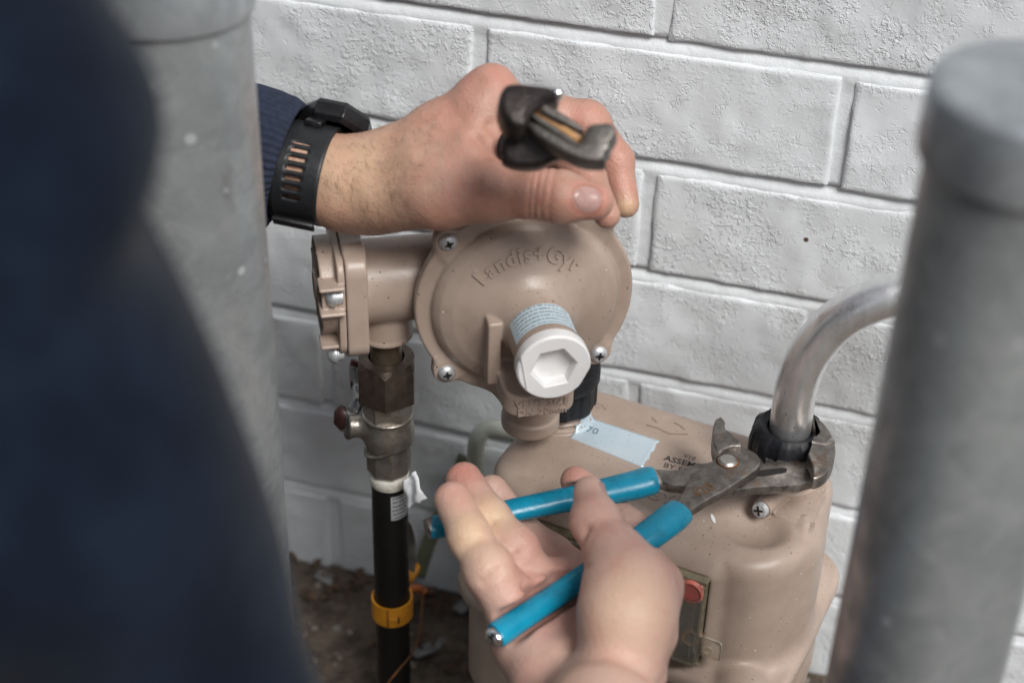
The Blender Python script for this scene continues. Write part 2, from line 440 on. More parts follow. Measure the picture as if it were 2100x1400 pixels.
def mat_ground():
    m, t, p = nodes('damp_gravelly_soil'); b = NB(t)
    c = b.mix(b.ramp(b.noise(38, 6, .7), .35, .65), (.055, .041, .030), (.15, .115, .085))
    c = b.mix(b.math('MULTIPLY', b.ramp(b.noise(120, 4, .7), .55, .66), .8), c, (.15, .12, .095))
    c = b.mix(b.math('MULTIPLY', b.specks(70, .28, .12), .6), c, (.28, .26, .24))
    t.links.new(c, p.inputs['Base Color']); p.inputs['Roughness'].default_value = .9
    h = b.math('ADD', b.noise(45, 6, .7), b.math('MULTIPLY', b.noise(160, 4), .5))
    t.links.new(b.bump(h, 1, .006), p.inputs['Normal']); return m
def mat_label(name, base, ink, rows, size_u, size_v):
    """printed paper: rows of tiny broken dark lines, driven by the UV map"""
    m, t, p = nodes(name); b = NB(t)
    uv = t.nodes.new('ShaderNodeTexCoord').outputs['UV']
    s = t.nodes.new('ShaderNodeSeparateXYZ'); t.links.new(uv, s.inputs[0])
    row = b.math('FRACT', b.math('MULTIPLY', s.outputs[1], rows))
    rid = b.math('FLOOR', b.math('MULTIPLY', s.outputs[1], rows))
    line = b.math('MULTIPLY', b.math('GREATER_THAN', row, .30), b.math('LESS_THAN', row, .72))
    cb = t.nodes.new('ShaderNodeCombineXYZ'); t.links.new(b.math('MULTIPLY', s.outputs[0], size_u), cb.inputs[0]); t.links.new(b.math('MULTIPLY', rid, 7.31), cb.inputs[1]); t.links.new(b.math('MULTIPLY', s.outputs[1], size_v), cb.inputs[2])
    ltr = b.ramp(b.noise(1, 2, .7, co=cb.outputs[0]), .40, .46)
    mg = b.math('MULTIPLY', b.math('MULTIPLY', b.math('GREATER_THAN', s.outputs[0], .07), b.math('LESS_THAN', s.outputs[0], .93)), b.math('MULTIPLY', b.math('GREATER_THAN', s.outputs[1], .05), b.math('LESS_THAN', s.outputs[1], .95)))
    f = b.math('MULTIPLY', b.math('MULTIPLY', line, ltr), mg)
    c = b.mix(b.math('MULTIPLY', f, .8), b.mix(b.noise(200, 3), base, tuple(x*.86 for x in base)), ink)
    t.links.new(c, p.inputs['Base Color']); p.inputs['Roughness'].default_value = .45
    return m
def mat_clear():
    m, t, p = nodes('aged_clear_plastic'); b = NB(t)
    t.links.new(b.mix(b.ramp(b.noise(60, 5), .35, .7), (.96, .95, .90), (.86, .82, .70)), p.inputs['Base Color'])
    p.inputs['Transmission Weight'].default_value = .93; p.inputs['IOR'].default_value = 1.3
    t.links.new(b.ramp(b.noise(90, 5), .3, .7, .06, .22), p.inputs['Roughness']); return m

M_BEIGE = mat_beige(); M_WALL = mat_wall(); M_MORTAR = mat_wall('white_painted_mortar', True); M_GALV = mat_galv()
M_SKIN = mat_skin(); M_CLOTH = mat_cloth(); M_STEEL = mat_steel(); M_ALU = mat_alu(); M_GROUND = mat_ground(); M_CLEAR = mat_clear()
M_CAPGALV = mat_galv('galvanised_cap', (.44, .475, .50))
M_WHITE = simple('white_plastic', (.80, .80, .80), .42, var=.03, grime=((.55, .42, .25), .12))
M_ZINC = simple('zinc_plated_screw', (.62, .64, .66), .48, .75, var=.1, vs=300, bump=.0002)
M_DARKHOLE = simple('dark_recess', (.012, .010, .009), .8)
M_BLACKN = simple('black_nylon', (.007, .008, .011), .5, spec=.35, bump=.0004, bs=250, grime=((.03, .03, .033), .35))
M_BLACKPE = simple('black_pipe_sheath', (.006, .006, .0065), .38, bump=.0002)
M_NICKEL = simple('nickel_plated_brass', (.33, .305, .27), .34, .85, var=.15, vs=120, bump=.0003, grime=((.16, .11, .07), .5))
M_BROWNBRASS = simple('tarnished_brass', (.105, .080, .064), .36, .7, var=.25, vs=90, bump=.0003, grime=((.17, .15, .13), .4))
M_PIPEBROWN = simple('greased_thread_pipe', (.13, .10, .07), .33, .6, var=.25, vs=90)
M_BLUE = simple('blue_vinyl_grip', (.002, .25, .40), .28, var=.10, vs=50, bump=.0003, bs=180, grime=((.012, .05, .075), .35))
M_PAPER = simple('torn_white_tape', (.72, .74, .76), .6, var=.08, vs=80, bump=.001, bs=120)
M_YELLOW = simple('amber_plastic_tag', (.62, .26, .018), .4, var=.12, vs=60, bump=.0003)
M_RED = simple('red_vinyl', (.11, .012, .010), .45)
M_REDKNOB = simple('red_button_plastic', (.62, .045, .022), .3, var=.08)
M_STRAP = simple('black_rubber_strap', (.010, .011, .013), .48, bump=.0003, bs=300)
M_CASE = simple('black_watch_case', (.014, .014, .016), .28, .3, bump=.0002)
M_BLACKTOOL = simple('blackened_tool_steel', (.030, .024, .023), .35, .5, var=.3, vs=120, bump=.0004, grime=((.10, .06, .045), .4))
M_GREYJAW = simple('grey_jaw_steel', (.13, .12, .11), .38, .7, var=.2, vs=150, bump=.0004)
M_AMBER = simple('amber_handle_liner', (.42, .20, .05), .4, var=.3, vs=150)
M_BRIGHT = simple('bright_steel_and_highlight', (.75, .75, .76), .22, 1)
M_NAIL = simple('fingernail', (.37, .225, .20), .26, var=.10, vs=200)
M_TAPE = None
M_RUST = simple('rusty_brown', (.16, .065, .02), .8, var=.3, vs=200)
M_INK = simple('black_ink', (.02, .018, .016), .5)
M_PVC = simple('aged_white_conduit', (.50, .53, .46), .5, var=.1)
M_OLIVE = simple('pale_green_strip', (.17, .19, .12), .6)
M_IDXBROWN = simple('grimy_brown_panel', (.17, .135, .095), .5, var=.25, vs=90, grime=((.04, .03, .02), .6))
M_STONE = simple('pebble', (.19, .155, .125), .85, var=.5, vs=35)
M_LEAF = simple('dry_leaf', (.085, .050, .030), .8, var=.4, vs=60)
M_CHIP = simple('pale_litter_chip', (.20, .20, .20), .7, var=.2)

# ================================================================== THE SETTING
YW = 0.9605                       # wall face
def grid_sheet(x0, x1, y0, y1, nx, ny, fz):
    X, Y = np.meshgrid(np.linspace(x0, x1, nx), np.linspace(y0, y1, ny), indexing='ij')
    P = np.stack([X.ravel(), Y.ravel(), np.zeros(X.size)], 1); P[:, 2] = fz(P)
    i = np.arange(nx*ny).reshape(nx, ny)
    F = np.stack([i[:-1, :-1].ravel(), i[1:, :-1].ravel(), i[1:, 1:].ravel(), i[:-1, 1:].ravel()], 1)
    return P, F
def gz(P): return noise(P, 9, 3)*.006+noise(P, 32, 4)*.003
def sheet_z(P):
    far = np.clip(1.6-np.maximum(np.abs(P[:, 0]), np.abs(P[:, 1])), 0, 1); return gz(P)*np.clip(far*2, 0, 1)
P, F = grid_sheet(-1.6, 1.6, -1.6, 1.6, 260, 260, sheet_z)
solo(mk('ground', P, F, M_GROUND), None, None, kind='structure')
P, F = join(*[rbox(sx, sy, .2, 0, frame((cx, cy, -.1001), X=(1, 0, 0), Z=(0, 0, 1))) for sx, sy, cx, cy in ((800, 400, 0, -201.6), (400, 3.2, -201.6, 0), (400, 3.2, 201.6, 0), (800, 400, 0, 201.6))])
solo(mk('surrounding_ground', P, F, M_GROUND, smooth=False), None, None, kind='structure')
# ---- brick wall: every brick an object, painted mortar recessed behind
wall = thing('brick_wall', 'white painted wall of rough textured bricks behind the meter', 'wall', (-.2, YW, 0))
BR, JO = .0762, .0098; CO = BR+JO; BL, BLC = .2302, .24
def brick_mesh(seed, L=BL):
    gx = np.r_[-L/2, -L/2+.0007, -L/2+.0018, np.linspace(-L/2+.004, L/2-.004, 46), L/2-.0018, L/2-.0007, L/2]; gzz = np.r_[-BR/2, -BR/2+.0007, -BR/2+.0018, np.linspace(-BR/2+.004, BR/2-.004, 16), BR/2-.0018, BR/2-.0007, BR/2]; nx, nz = len(gx), len(gzz)
    X, Z = np.meshgrid(gx, gzz, indexing='ij')
    P = np.stack([X.ravel(), np.zeros(X.size), Z.ravel()], 1); Q = P+seed*3.7
    ed = np.minimum(L/2-np.abs(P[:, 0]), BR/2-np.abs(P[:, 2]))
    y = -noise(Q, 22, seed)*.0006-noise(Q, 70, seed)*.0007-np.clip(noise(Q, 110, seed+5)-.25, 0, 1)*.0014
    y += np.clip(1-ed/.0019, 0, 1)**2*.0014
    rim = ed < 1e-6
    sh = noise(Q, 60, seed+9)*.0011+noise(Q, 160, seed+11)*.0006
    P[:, 0] += np.where(np.abs(np.abs(P[:, 0])-L/2) < 1e-6, sh, 0); P[:, 2] += np.where(np.abs(np.abs(P[:, 2])-BR/2) < 1e-6, sh, 0)
    P[:, 1] = y
    i = np.arange(nx*nz).reshape(nx, nz); F = [tuple(q) for q in np.stack([i[:-1, :-1].ravel(), i[1:, :-1].ravel(), i[1:, 1:].ravel(), i[:-1, 1:].ravel()], 1)]
    ring = list(i[:, 0])+list(i[-1, 1:])+list(i[-2::-1, -1])+list(i[0, -2:0:-1])
    n = len(P); bk = P[ring].copy(); bk[:, 1] = .03; P = np.concatenate([P, bk]); k = len(ring)
    for a in range(k): b = (a+1) % k; F.append((ring[b], ring[a], n+a, n+b))
    me = bpy.data.meshes.new('brick'); me.from_pydata([tuple(v) for v in P], [], F); me.materials.append(M_WALL)
    me.polygons.foreach_set('use_smooth', [True]*len(me.polygons)); sharp_by_angle(me, 50); return me
bmesh_var = [brick_mesh(s) for s in range(6)]
ZL = CH-.34924; X0 = -.0510+.12                     # first bed joint line seen, a head joint
nb_ = 0
for k in range(-10, 7):
    zc = ZL-(k)*CO-JO-BR/2
    for nx in range(-5, 5):
        xc = X0+.12*(k % 2)+BLC*nx+BLC/2
        o = bpy.data.objects.new('brick', bmesh_var[(k*5+nx*3+nx*nx) % 6]); COL.objects.link(o); o.parent = wall
        o.location = (xc+.2+random.uniform(-.0008, .0008), random.uniform(-.0008, .0008), zc+random.uniform(-.0006, .0006))
        o.rotation_euler = (random.uniform(-.006, .006), random.uniform(-.002, .002)+(math.pi if nx % 2 else 0), 0)
        nb_ += 1
zb, zt_ = ZL-7*CO+.001, ZL+10*CO-JO
zr_ = []; yr_ = []                       # weather-struck bed joints: flush at the bottom, deep under the brick above
for k in range(7, -11, -1):
    zb_0, zb_1 = ZL-k*CO-JO, ZL-k*CO
    zr_ += [zb_0-.012, zb_0-.004, zb_0-.0003, zb_0+.0028, zb_0+.0056, zb_1-.0006, zb_1+.001, zb_1+.004, zb_1+.012]; yr_ += [.0024, .0024, .0010, .0018, .0030, .0056, .0026, .0024, .0024]
gx_ = np.linspace(-1.30, 1.15, 420); X_, I_ = np.meshgrid(gx_, np.arange(len(zr_)), indexing='ij'); zr_ = np.array(zr_); yr_ = np.array(yr_)
P = np.stack([X_.ravel(), YW+yr_[I_.ravel()], zr_[I_.ravel()]], 1); nz_ = noise(P, 55, 2)*.0006+noise(P, 160, 6)*.0003
P[:, 1] += nz_; P[:, 2] = np.maximum(P[:, 2]+nz_*.6, -.02); i_ = np.arange(P.shape[0]).reshape(X_.shape)
F = np.stack([i_[:-1, :-1].ravel(), i_[1:, :-1].ravel(), i_[1:, 1:].ravel(), i_[:-1, 1:].ravel()], 1)[:, ::-1]
mk('mortar', P, F[:, ::-1], M_MORTAR, wall)
P, F = rbox(2.44, .1, zt_, .0, frame((-.075, YW+.082, zt_/2), X=(1, 0, 0), Z=(0, 0, 1)))
mk('backing', P, F, M_MORTAR, wall, smooth=False)

# ---- gravel, litter: uncountable
bm = bmesh.new(); pts = rng.uniform([-1.1, .1, 0], [.7, YW-.005, 0], (5200, 3)); zz = gz(pts)
bmesh.ops.create_icosphere(bm, subdivisions=1, radius=1); base = np.array([v.co[:] for v in bm.verts]); bf = np.array([[v.index for v in f.verts] for f in bm.faces]); bm.free()
VV = []; FF = []
for i, p in enumerate(pts):
    s = .0012+.0045*rng.random()**3; R = Matrix.Rotation(rng.random()*6.3, 3, 'Z')
    v = (base*rng.uniform(.75, 1.25, base.shape)*np.array([1, rng.uniform(.6, 1), .6]))*s @ np.array(R)
    VV.append(v+np.array([p[0], p[1], zz[i]+s*.25])); FF.append(bf+i*len(base))
solo(mk('gravel', np.concatenate(VV), np.concatenate(FF), M_STONE, loc=(-.3, .6, 0), smooth=False), 'small brown pebbles scattered over the soil at the foot of the wall', 'gravel', kind='stuff')
VV = []; FF = []; n = 0
for i in range(420):
    p = rng.uniform([-1.0, .15, 0], [.5, YW-.01, 0]) if i > 150 else V3(rng.uniform(-.7, .1), YW-abs(rng.normal(0, .03))-.004, 0)
    L = rng.uniform(.003, .010); Wd = L*rng.uniform(.25, .6); a = rng.random()*6.3; c, s = math.cos(a), math.sin(a)
    q = np.array([(-L, 0, .001), (-L*.3, -Wd, .003), (L*.4, -Wd*.8, .004), (L, 0, .001), (L*.4, Wd*.8, .003), (-L*.3, Wd, .005), (0, 0, .0005)])
    q = np.stack([q[:, 0]*c-q[:, 1]*s, q[:, 0]*s+q[:, 1]*c, q[:, 2]+.006], 1)+p
    VV.append(q); FF += [(n+6, n+j, n+(j+1) % 6) for j in range(6)]; n += 7
solo(mk('leaf_litter', np.concatenate(VV), FF, M_LEAF, loc=(-.3, .7, 0)), 'dry brown leaf scraps littering the soil along the wall', 'leaf litter', kind='stuff')
def chip(px, py, r, m, label, cat, asp=.6, hgt=.006):
    c = at(px, py, z=hgt); V, F = rbox(2*r, 2*r*asp, .003, .0012, frame(c, X=(math.cos(px), math.sin(px), .1), Z=(.1, .1, 1)))
    V = V+np.stack([noise(V, 90, 1), noise(V, 90, 2), noise(V, 90, 3)], 1)*.002
    return solo(mk('litter_chip', V, F, m, loc=c), label, cat)
chip(868, 1333, .009, M_CHIP, 'pale scrap of paper on the soil right of the black riser, lower one', 'scrap')
chip(900, 1318, .007, M_CHIP, 'thin pale scrap on the soil right of the black riser, higher one', 'scrap', .35)
chip(672, 1185, .010, M_CHIP, 'pale stone chip on the soil near the wall, left of the black riser', 'stone')
chip(950, 1240, .009, M_CHIP, 'pale greenish chip on the soil at the wall foot beside the meter', 'stone')
chip(690, 1195, .008, M_LEAF, 'reddish brown leaf scrap on the soil left of the black riser', 'leaf', .4)
chip(900, 1232, .013, M_LEAF, 'long reddish leaf on the soil between the black riser and meter', 'leaf', .25)

# ================================================================== BOLLARDS
def bollard(px_c, py_c, R, ztop, label, mcap, capR, caph):
    b = thing('steel_bollard', label, 'bollard', (px_c, py_c, 0), 'galvanised bollards guarding the gas meter')
    m = frame((px_c, py_c, 0), X=(1, 0, 0), Z=(0, 0, 1))
    V, F = lathe([(R, -.05)]+[(R, ztop*i/40-.0) for i in range(0, 40)]+[(R, ztop-.004)], 96, m); mk('tube', V, F, M_GALV, b, auto=60)
    z0 = ztop-caph
    prof = [(R+.0004, z0-.001), (capR, z0), (capR+.0006, z0+.004), (capR, ztop-.0045), (capR-.0008, ztop-.0022), (capR-.0028, ztop-.0006), (capR-.006, ztop), (capR-.012, ztop+.0008), (capR*.5, ztop+.0035), (0.0001, ztop+.0042)]
    V, F = lathe(prof, 96, m, cap=False); mk('cap', V, F, mcap, b, auto=35)
    V, F = lathe([(.03, 0.0), (.055, .001), (.06, .012), (.05, .02), (R, .024)], 48, m, cap=False)
    return b
zr = at(1872, 215, y=.535)[2]
bollard(.0385, .568, .038, zr, 'blurred galvanised steel bollard with domed cap in the right foreground', M_CAPGALV, .0412, .030)
zl = zat(-.352, .66-.035, 62)+.0
bollard(-.353, .660, .038, zl+.028, 'galvanised steel bollard on the left, half hidden behind the navy sleeve', M_CAPGALV, .0405, .030)

# ================================================================== GAS METER
MO = at(1607, 1010, d=1.03); MZ = MO[2]; MA = math.radians(-10)
MF = frame(MO, X=(math.cos(MA), math.sin(MA), 0), Z=(0, 0, 1))     # origin on the meter top under the outlet
MI = np.linalg.inv(MF)
def ml(P): return xf(MI, P)
def mtop(px, py, z=0.): return ml(at(px, py, z=MZ+z))[0]            # local place on the top seen at a pixel
INX, INY = mtop(1146, 850)[:2]; OX, OY = mtop(1605, 979)[:2]
PLX, PLY = mtop(1556, 1060, .004)[:2]
STB = mtop(1602, 1006, .0065); STE = mtop(1568, 1038, .0060); STB[2] = .0065; STE[2] = .0058
def meter_f(P):
    X, Y, Z = P[:, 0], P[:, 1], P[:, 2]
    rr = .034; ax_ = np.abs(X+.075)-(.1015-rr); ay_ = np.abs(Y+.013)-(.064-rr)
    plan = np.hypot(np.maximum(ax_, 0), np.maximum(ay_, 0))+np.minimum(np.maximum(ax_, ay_), 0)-rr
    body = smax(plan, np.abs(Z+.14)-.14, .013)
    # front face leans out a little, waist under the lip
    lip = box(P, V3(-.078, -.013, -.094), (.116, .080, .0065), .0055)
    corner = smax(lip, np.hypot(np.maximum(np.abs(X+.078)-.077, 0), np.maximum(np.abs(Y+.013)-.040, 0))-.041, .006)
    d = smin(body, corner, .012)
    d = smin(d, box(P, V3(-.078, -.013, -.145), (.106, .070, .045), .02), .008)
    # outlet column on the right front, inlet column on the left
    q = P-V3(0.0, -.024, 0); col = smax(np.hypot(q[:, 0], q[:, 1])-.0345, np.maximum(Z+.004, -.09-Z), .016)
    d = smin(d, col, .014)
    # flutes beside the column
    d = smax(d, -cone(P, V3(-.0395, -.083, -.020), V3(-.039, -.083, -.085), .006, .006), .010)
    # window recess with soft rim
    d = smin(d, box(P, V3(-.0765, -.066, -.047), (.0675, .0165, .0420), .010), .0045)
    d = smax(d, -box(P, V3(-.0765, -.088, -.047), (.0595, .022, .0345), .003), .002)
    d = smax(d, -ell(P, V3(PLX-.002, PLY-.006, .006), V3(.023, .020, .0120)), .004)
    # outlet boss and inlet boss
    for bx, by in ((OX, OY), (INX, INY)):
        rb = .0255 if bx == OX else .0222; d = smin(d, cyl(P, (bx, by, 0), 2, rb, .0030, .0006), .0015)
        d = smin(d, cyl(P, (bx, by, .004), 2, rb-.0028, .0075, .0006), .0008); d = smin(d, cyl(P, (bx, by, .0055), 2, rb-.0012, .0009, .0004), .0005)
    # pocket with screw stub and gusset in front of the outlet
    d = smin(d, box(P, V3(.0130, -.0070, -.009), (.0115, .0175, .0118), .001), .0015)
    d = smin(d, cone(P, STB, STE, .0064, .0056), .0025)
    g = cone(P, V3(.020, -.020, .001), V3(.026, -.043, -.004), .0030, .0012); d = smin(d, g, .003)
    # lug on the lip, lower front
    d = smin(d, ell(P, V3(.012, -.083, -.088), V3(.014, .013, .010)), .008)
    return d
V, F = sdf_mesh(meter_f, (-.210, -.115, -.20), (.050, .075, .020), .0012, 1)
meter = thing('gas_meter', 'beige cast gas meter with index window, standing between the two bollards', 'gas meter', xf(MF, [(-.075, 0, -.3)])[0])
mk('body', xf(MF, V), F, M_BEIGE, meter)
V, F = rbox(.205, .135, .36, .022, frame(xf(MF, [(-.078, -.008, -.345)])[0], X=MF[:3, 0], Z=(0, 0, 1)), 4); mk('lower_case', V, F, M_BEIGE, meter, auto=40)
V, F = rbox(.16, .10, .20, .008, frame(xf(MF, [(-.086, -.008, -.58)])[0], X=MF[:3, 0], Z=(0, 0, 1)), 3); mk('stand', V, F, simple('concrete_block', (.25, .24, .22), .85, bump=.002, bs=150), meter, auto=40)
def mtrace(P2, off=.0):
    """points (x, y) of the meter top dropped on its surface, in world coordinates"""
    P2 = np.asarray(P2, float); Q = np.c_[P2, np.full(len(P2), 0.)]
    T = trace(meter_f, Q, (0, 0, 1), back=.012, mx=.05); T[:, 2] += off; return T
def sheet_on(poly_px, off, nu=14, nv=8):
    """thin patch between four corners on the meter top (photo corner order)"""
    c = [mtop(*p)[:2] for p in poly_px]
    P2 = []
    for i in range(nu+1):
        for j in range(nv+1):
            u, v = i/nu, j/nv; P2.append((c[0]*(1-u)+c[1]*u)*(1-v)+(c[3]*(1-u)+c[2]*u)*v)
    T = mtrace(np.array(P2), off); F = [(i*(nv+1)+j, i*(nv+1)+j+1, (i+1)*(nv+1)+j+1, (i+1)*(nv+1)+j) for i in range(nu) for j in range(nv)]
    return T, F
# foil tape sticker: top sheet plus thin edge
m, t, p = nodes('pale_blue_foil_tape'); b = NB(t)
c = b.mix(b.ramp(b.noise(20, 3), .3, .7), (.50, .62, .70), (.60, .69, .75))
c = b.mix(b.math('MULTIPLY', b.math('MAXIMUM', b.specks(420, .17, .30), b.specks(700, .2, .30, seed=2)), .8), c, (.08, .08, .08))
t.links.new(c, p.inputs['Base Color']); p.inputs['Roughness'].default_value = .36; p.inputs['Metallic'].default_value = .25; M_TAPE = m
corn = [(1210, 857), (1350, 903), (1316, 958), (1168, 897)]
nu, nv = 30, 16; T, F = sheet_on(corn, .0003, nu, nv)
for i in range(nu+1):
    for j in range(nv+1):
        k = i*(nv+1)+j
        if i == nu: T[k, :2] += (.0006+.0012*math.sin(j*1.9)*math.sin(j*.7), .0004*math.cos(j*2.3)); T[k, 2] += .0006*abs(math.sin(j*1.3))
        if i == 0: T[k, 0] += .0005*math.sin(j*1.1)
rim = [(i*(nv+1)) for i in range(nu+1)]+[nu*(nv+1)+j for j in range(1, nv+1)]+[i*(nv+1)+nv for i in range(nu-1, -1, -1)]+[j for j in range(nv-1, 0, -1)]
n = len(T); low = T[rim].copy(); low[:, 2] -= .0006; T = np.concatenate([T, low])
F += [(rim[a], rim[(a+1) % len(rim)], n+(a+1) % len(rim), n+a) for a in range(len(rim))]
mk('foil_sticker', xf(MF, T), F, M_TAPE, meter)

def text_mesh(s, size, ext, bold=0., res=3, space=1.0):
    cu = bpy.data.curves.new('t', 'FONT'); cu.body = s; cu.size = size; cu.extrude = ext; cu.offset = bold; cu.resolution_u = res; cu.align_x = 'CENTER'; cu.space_character = space
    o = bpy.data.objects.new('t', cu); COL.objects.link(o); bpy.context.view_layer.update()
    me = bpy.data.meshes.new_from_object(o.evaluated_get(bpy.context.evaluated_depsgraph_get()))
    V = np.array([v.co[:] for v in me.vertices]); F = [tuple(p.vertices) for p in me.polygons]
    bpy.data.objects.remove(o); bpy.data.curves.remove(cu); bpy.data.meshes.remove(me); return V, F
def text_top(name, s, px, py, px2, py2, size, m, lift, ext, mirror=False, bold=0., depth=.0002):
    """lettering on the meter top, reading from pixel 1 towards pixel 2"""
    a = mtop(px, py)[:2]; d = nrm(mtop(px2, py2)[:2]-a); nn = np.array([-d[1], d[0]])
    V, F = text_mesh(s, size, ext, bold)
    P2 = a+V[:, :1]*d+V[:, 1:2]*nn; T = mtrace(P2); T[:, 2] += np.where(V[:, 2] > 0, lift, -depth)
    return mk(name, xf(MF, T), F, m, meter, smooth=False)
text_top('inlet_lettering', 'IN', 1232, 838, 1262, 846, .0085, M_BEIGE, .0005, .001)
text_top('printed_lettering', 'V10', 1412, 940, 1450, 952, .0052, M_INK, .00012, .001)
text_top('printed_lettering', 'ASSEMBLED', 1418, 957, 1450, 965, .0072, M_INK, .00012, .001, bold=.00012)
text_top('printed_lettering', 'BY ENERGY', 1412, 970, 1444, 978, .0066, M_INK, .00012, .001)
text_top('sticker_lettering', '70', 1212, 888, 1232, 893, .0085, simple('grey_ink', (.16, .21, .25), .5), .0006, .001)
text_top('maker_lettering', 'GYR', 1362, 1030, 1400, 1040, .013, M_BEIGE, .0004, .001)
# flow arrow scratched on the top
def strip_top(name, pxs, wd, m, h=.0004):
    c = [mtop(*p)[:2] for p in pxs]; L = []; R = []
    for i in range(len(c)):
        d = nrm(c[min(i+1, len(c)-1)]-c[max(i-1, 0)]); nn = np.array([-d[1], d[0]])*wd/2; L.append(c[i]+nn); R.append(c[i]-nn)
    T = mtrace(np.array(L+R), h); k = len(c); B = T.copy(); B[:, 2] -= h+.0003; T = np.concatenate([T, B])
    F = [(i, i+1, k+i+1, k+i) for i in range(k-1)]+[(i, i+1, 2*k+i+1, 2*k+i) for i in range(k-1)]+[(k+i, k+i+1, 3*k+i+1, 3*k+i) for i in range(k-1)]
    return mk(name, xf(MF, T), F, m, meter, smooth=False)
M_ARROW = simple('dark_beige_mark', (.27, .20, .15), .6)  # darker beige for the arrow strokes
strip_top('flow_arrow', [(1326, 871), (1350, 878), (1372, 889), (1390, 890), (1411, 890)], .0011, M_ARROW)
strip_top('flow_arrow', [(1337, 856), (1347, 866)], .0012, M_ARROW)
strip_top('flow_arrow', [(1382, 866), (1394, 872), (1404, 881)], .0007, M_ARROW)
c = mtop(1462, 1065)[:2]; a = np.linspace(0, 2*math.pi, 13)[:-1]
dd = nrm(mtop(1467, 1076)[:2]-mtop(1458, 1055)[:2]); n2 = np.array([-dd[1], dd[0]])
T = mtrace(np.array([c+dd*math.cos(x)*.0042+n2*math.sin(x)*.0012 for x in a]+[c]), .0004); 
mk('paint_drip', xf(MF, T), [(i, (i+1) % 12, 12) for i in range(12)], M_WHITE, meter)
# screw in the stub
sax = nrm(STE-STB+V3(0, 0, .004)); fr = frame(xf(MF, [STE+sax*.0052])[0], Z=MF[:3, :3] @ sax)
V, F = lathe([(.0050, -.003), (.0050, .0012), (.0046, .0018), (.003, .0021), (.0001, .0022)], 24, fr, cap=False)
sc_ = mk('stub_screw', V, F, simple('weathered_screw', (.42, .43, .44), .6, var=.25, vs=300), meter, auto=40)
V, F = join(rbox(.0062, .0013, .0006, 0, fr @ frame((0, 0, .0021), X=(1, .4, 0), Z=(0, 0, 1))), rbox(.0062, .0013, .00055, 0, fr @ frame((0, 0, .0021), X=(-.4, 1, 0), Z=(0, 0, 1)))); mk('cross_slot', V, F, M_DARKHOLE, sc_, smooth=False)
# crisp machined rings of the outlet boss and the square lug under it
V, F = lathe([(.0275, -.004), (.0275, .0016), (.0268, .0026), (.0252, .0028), (.0250, .0048), (.0258, .0053), (.0258, .0066), (.0250, .0072), (.0238, .0076), (.0238, .0112), (.0225, .0118), (.012, .0118)], 64, MF @ frame((OX, OY, 0), X=(1, 0, 0), Z=(0, 0, 1)), cap=False); mk('outlet_boss', V, F, M_BEIGE, meter, auto=30)
V, F = rbox(.0240, .0300, .022, .0012, MF @ frame((.0130, -.0085, -.0075), X=(1, .06, 0), Z=(0, 0, 1))); mk('boss_lug', V, F, M_BEIGE, meter, auto=30)
V, F = tube(xf(MF, [STB, STE+sax*.0030]), [.0066, .0060], 24); mk('screw_stub', V, F, M_BEIGE, meter, auto=40)
V, F = join(tube(xf(MF, [(.0245, -.0200, .001), (.0275, -.0440, -.0045)]), [.0022, .0008], 8)); mk('casting_rib', V, F, M_BEIGE, meter)
# ---- index window
def mbox(name, cx, cy, cz, sx, sy, sz, bev, m, par=meter, rot=None):
    V, F = rbox(sx, sy, sz, bev, MF @ frame((cx, cy, cz), X=(1, 0, 0), Z=(0, 0, 1))); return mk(name, V, F, m, par, auto=40)
WC = (-.0765, -.0775, -.046)
mbox('index_panel', -.0765, -.0665, -.047, .117, .003, .067, .001, M_IDXBROWN)
M_LINER = simple('weathered_olive_frame', (.17, .145, .095), .45, var=.3, vs=120, grime=((.03, .025, .02), .7))
fr_ = [mbox('window_frame', -.0765, -.0775, -.0135, .120, .019, .003, .001, M_LINER), mbox('window_frame', -.0187, -.0775, -.047, .0026, .019, .0625, .0008, M_LINER),
       mbox('window_frame', -.1343, -.0775, -.047, .0026, .019, .0625, .0008, M_LINER), mbox('window_frame', -.0765, -.0775, -.0802, .120, .019, .003, .001, M_LINER)]
win = mbox('clear_cover', -.0765, -.0885, -.0468, .1175, .0022, .0665, .0009, M_CLEAR)
mbox('cover_rib', -.0228, -.082, -.0468, .0018, .0105, .058, .0005, M_CLEAR, win)
mbox('cover_lug', -.0115, -.087, -.062, .017, .0025, .0155, .0022, M_CLEAR, win)
V, F = lathe([(.0035, 0), (.0035, .0015), (.0022, .0015), (.0022, 0)], 20, MF @ frame((-.0105, -.0884, -.062), Z=(0, -1, 0)), cap=False); mk('lug_eyelet', V, F, M_CLEAR, win)
mbox('counter_window', -.092, -.0655, -.047, .060, .004, .020, .001, M_DARKHOLE)
mbox('index_strip', -.0305, -.0645, -.058, .012, .003, .030, .0008, simple('brown_index_strip', (.15, .11, .07), .5, var=.2))
fr = MF @ frame(tuple(ml([at(1416, 1213, d=.985)])[0]*V3(1, 0, 1)+V3(0, -.0895, 0)), Z=(0, -1, 0))
V, F = lathe([(.0079, -.020), (.0079, -.0002), (.0073, .0005), (.0068, .0003)], 32, fr, cap=False); kn = mk('red_button_collar', V, F, simple('translucent_red', (.60, .17, .13), .3), meter)
V, F = lathe([(.0066, -.012), (.0066, -.0006), (.0001, -.0002)], 32, fr, cap=False); mk('red_button', V, F, M_REDKNOB, meter, auto=40)
fr = MF @ frame(tuple(ml([at(1403, 1328, d=1.0)])[0]*V3(1, 0, 1)+V3(0, -.0868, 0)), Z=(0, -1, 0))
V, F = lathe([(.0065, -.018), (.0065, -.001), (.0058, 0), (.0045, -.0005), (.0042, -.012)], 28, fr, cap=False); ho = mk('seal_tube', V, F, simple('stained_amber_tube', (.32, .17, .07), .4, var=.4, vs=300), meter)
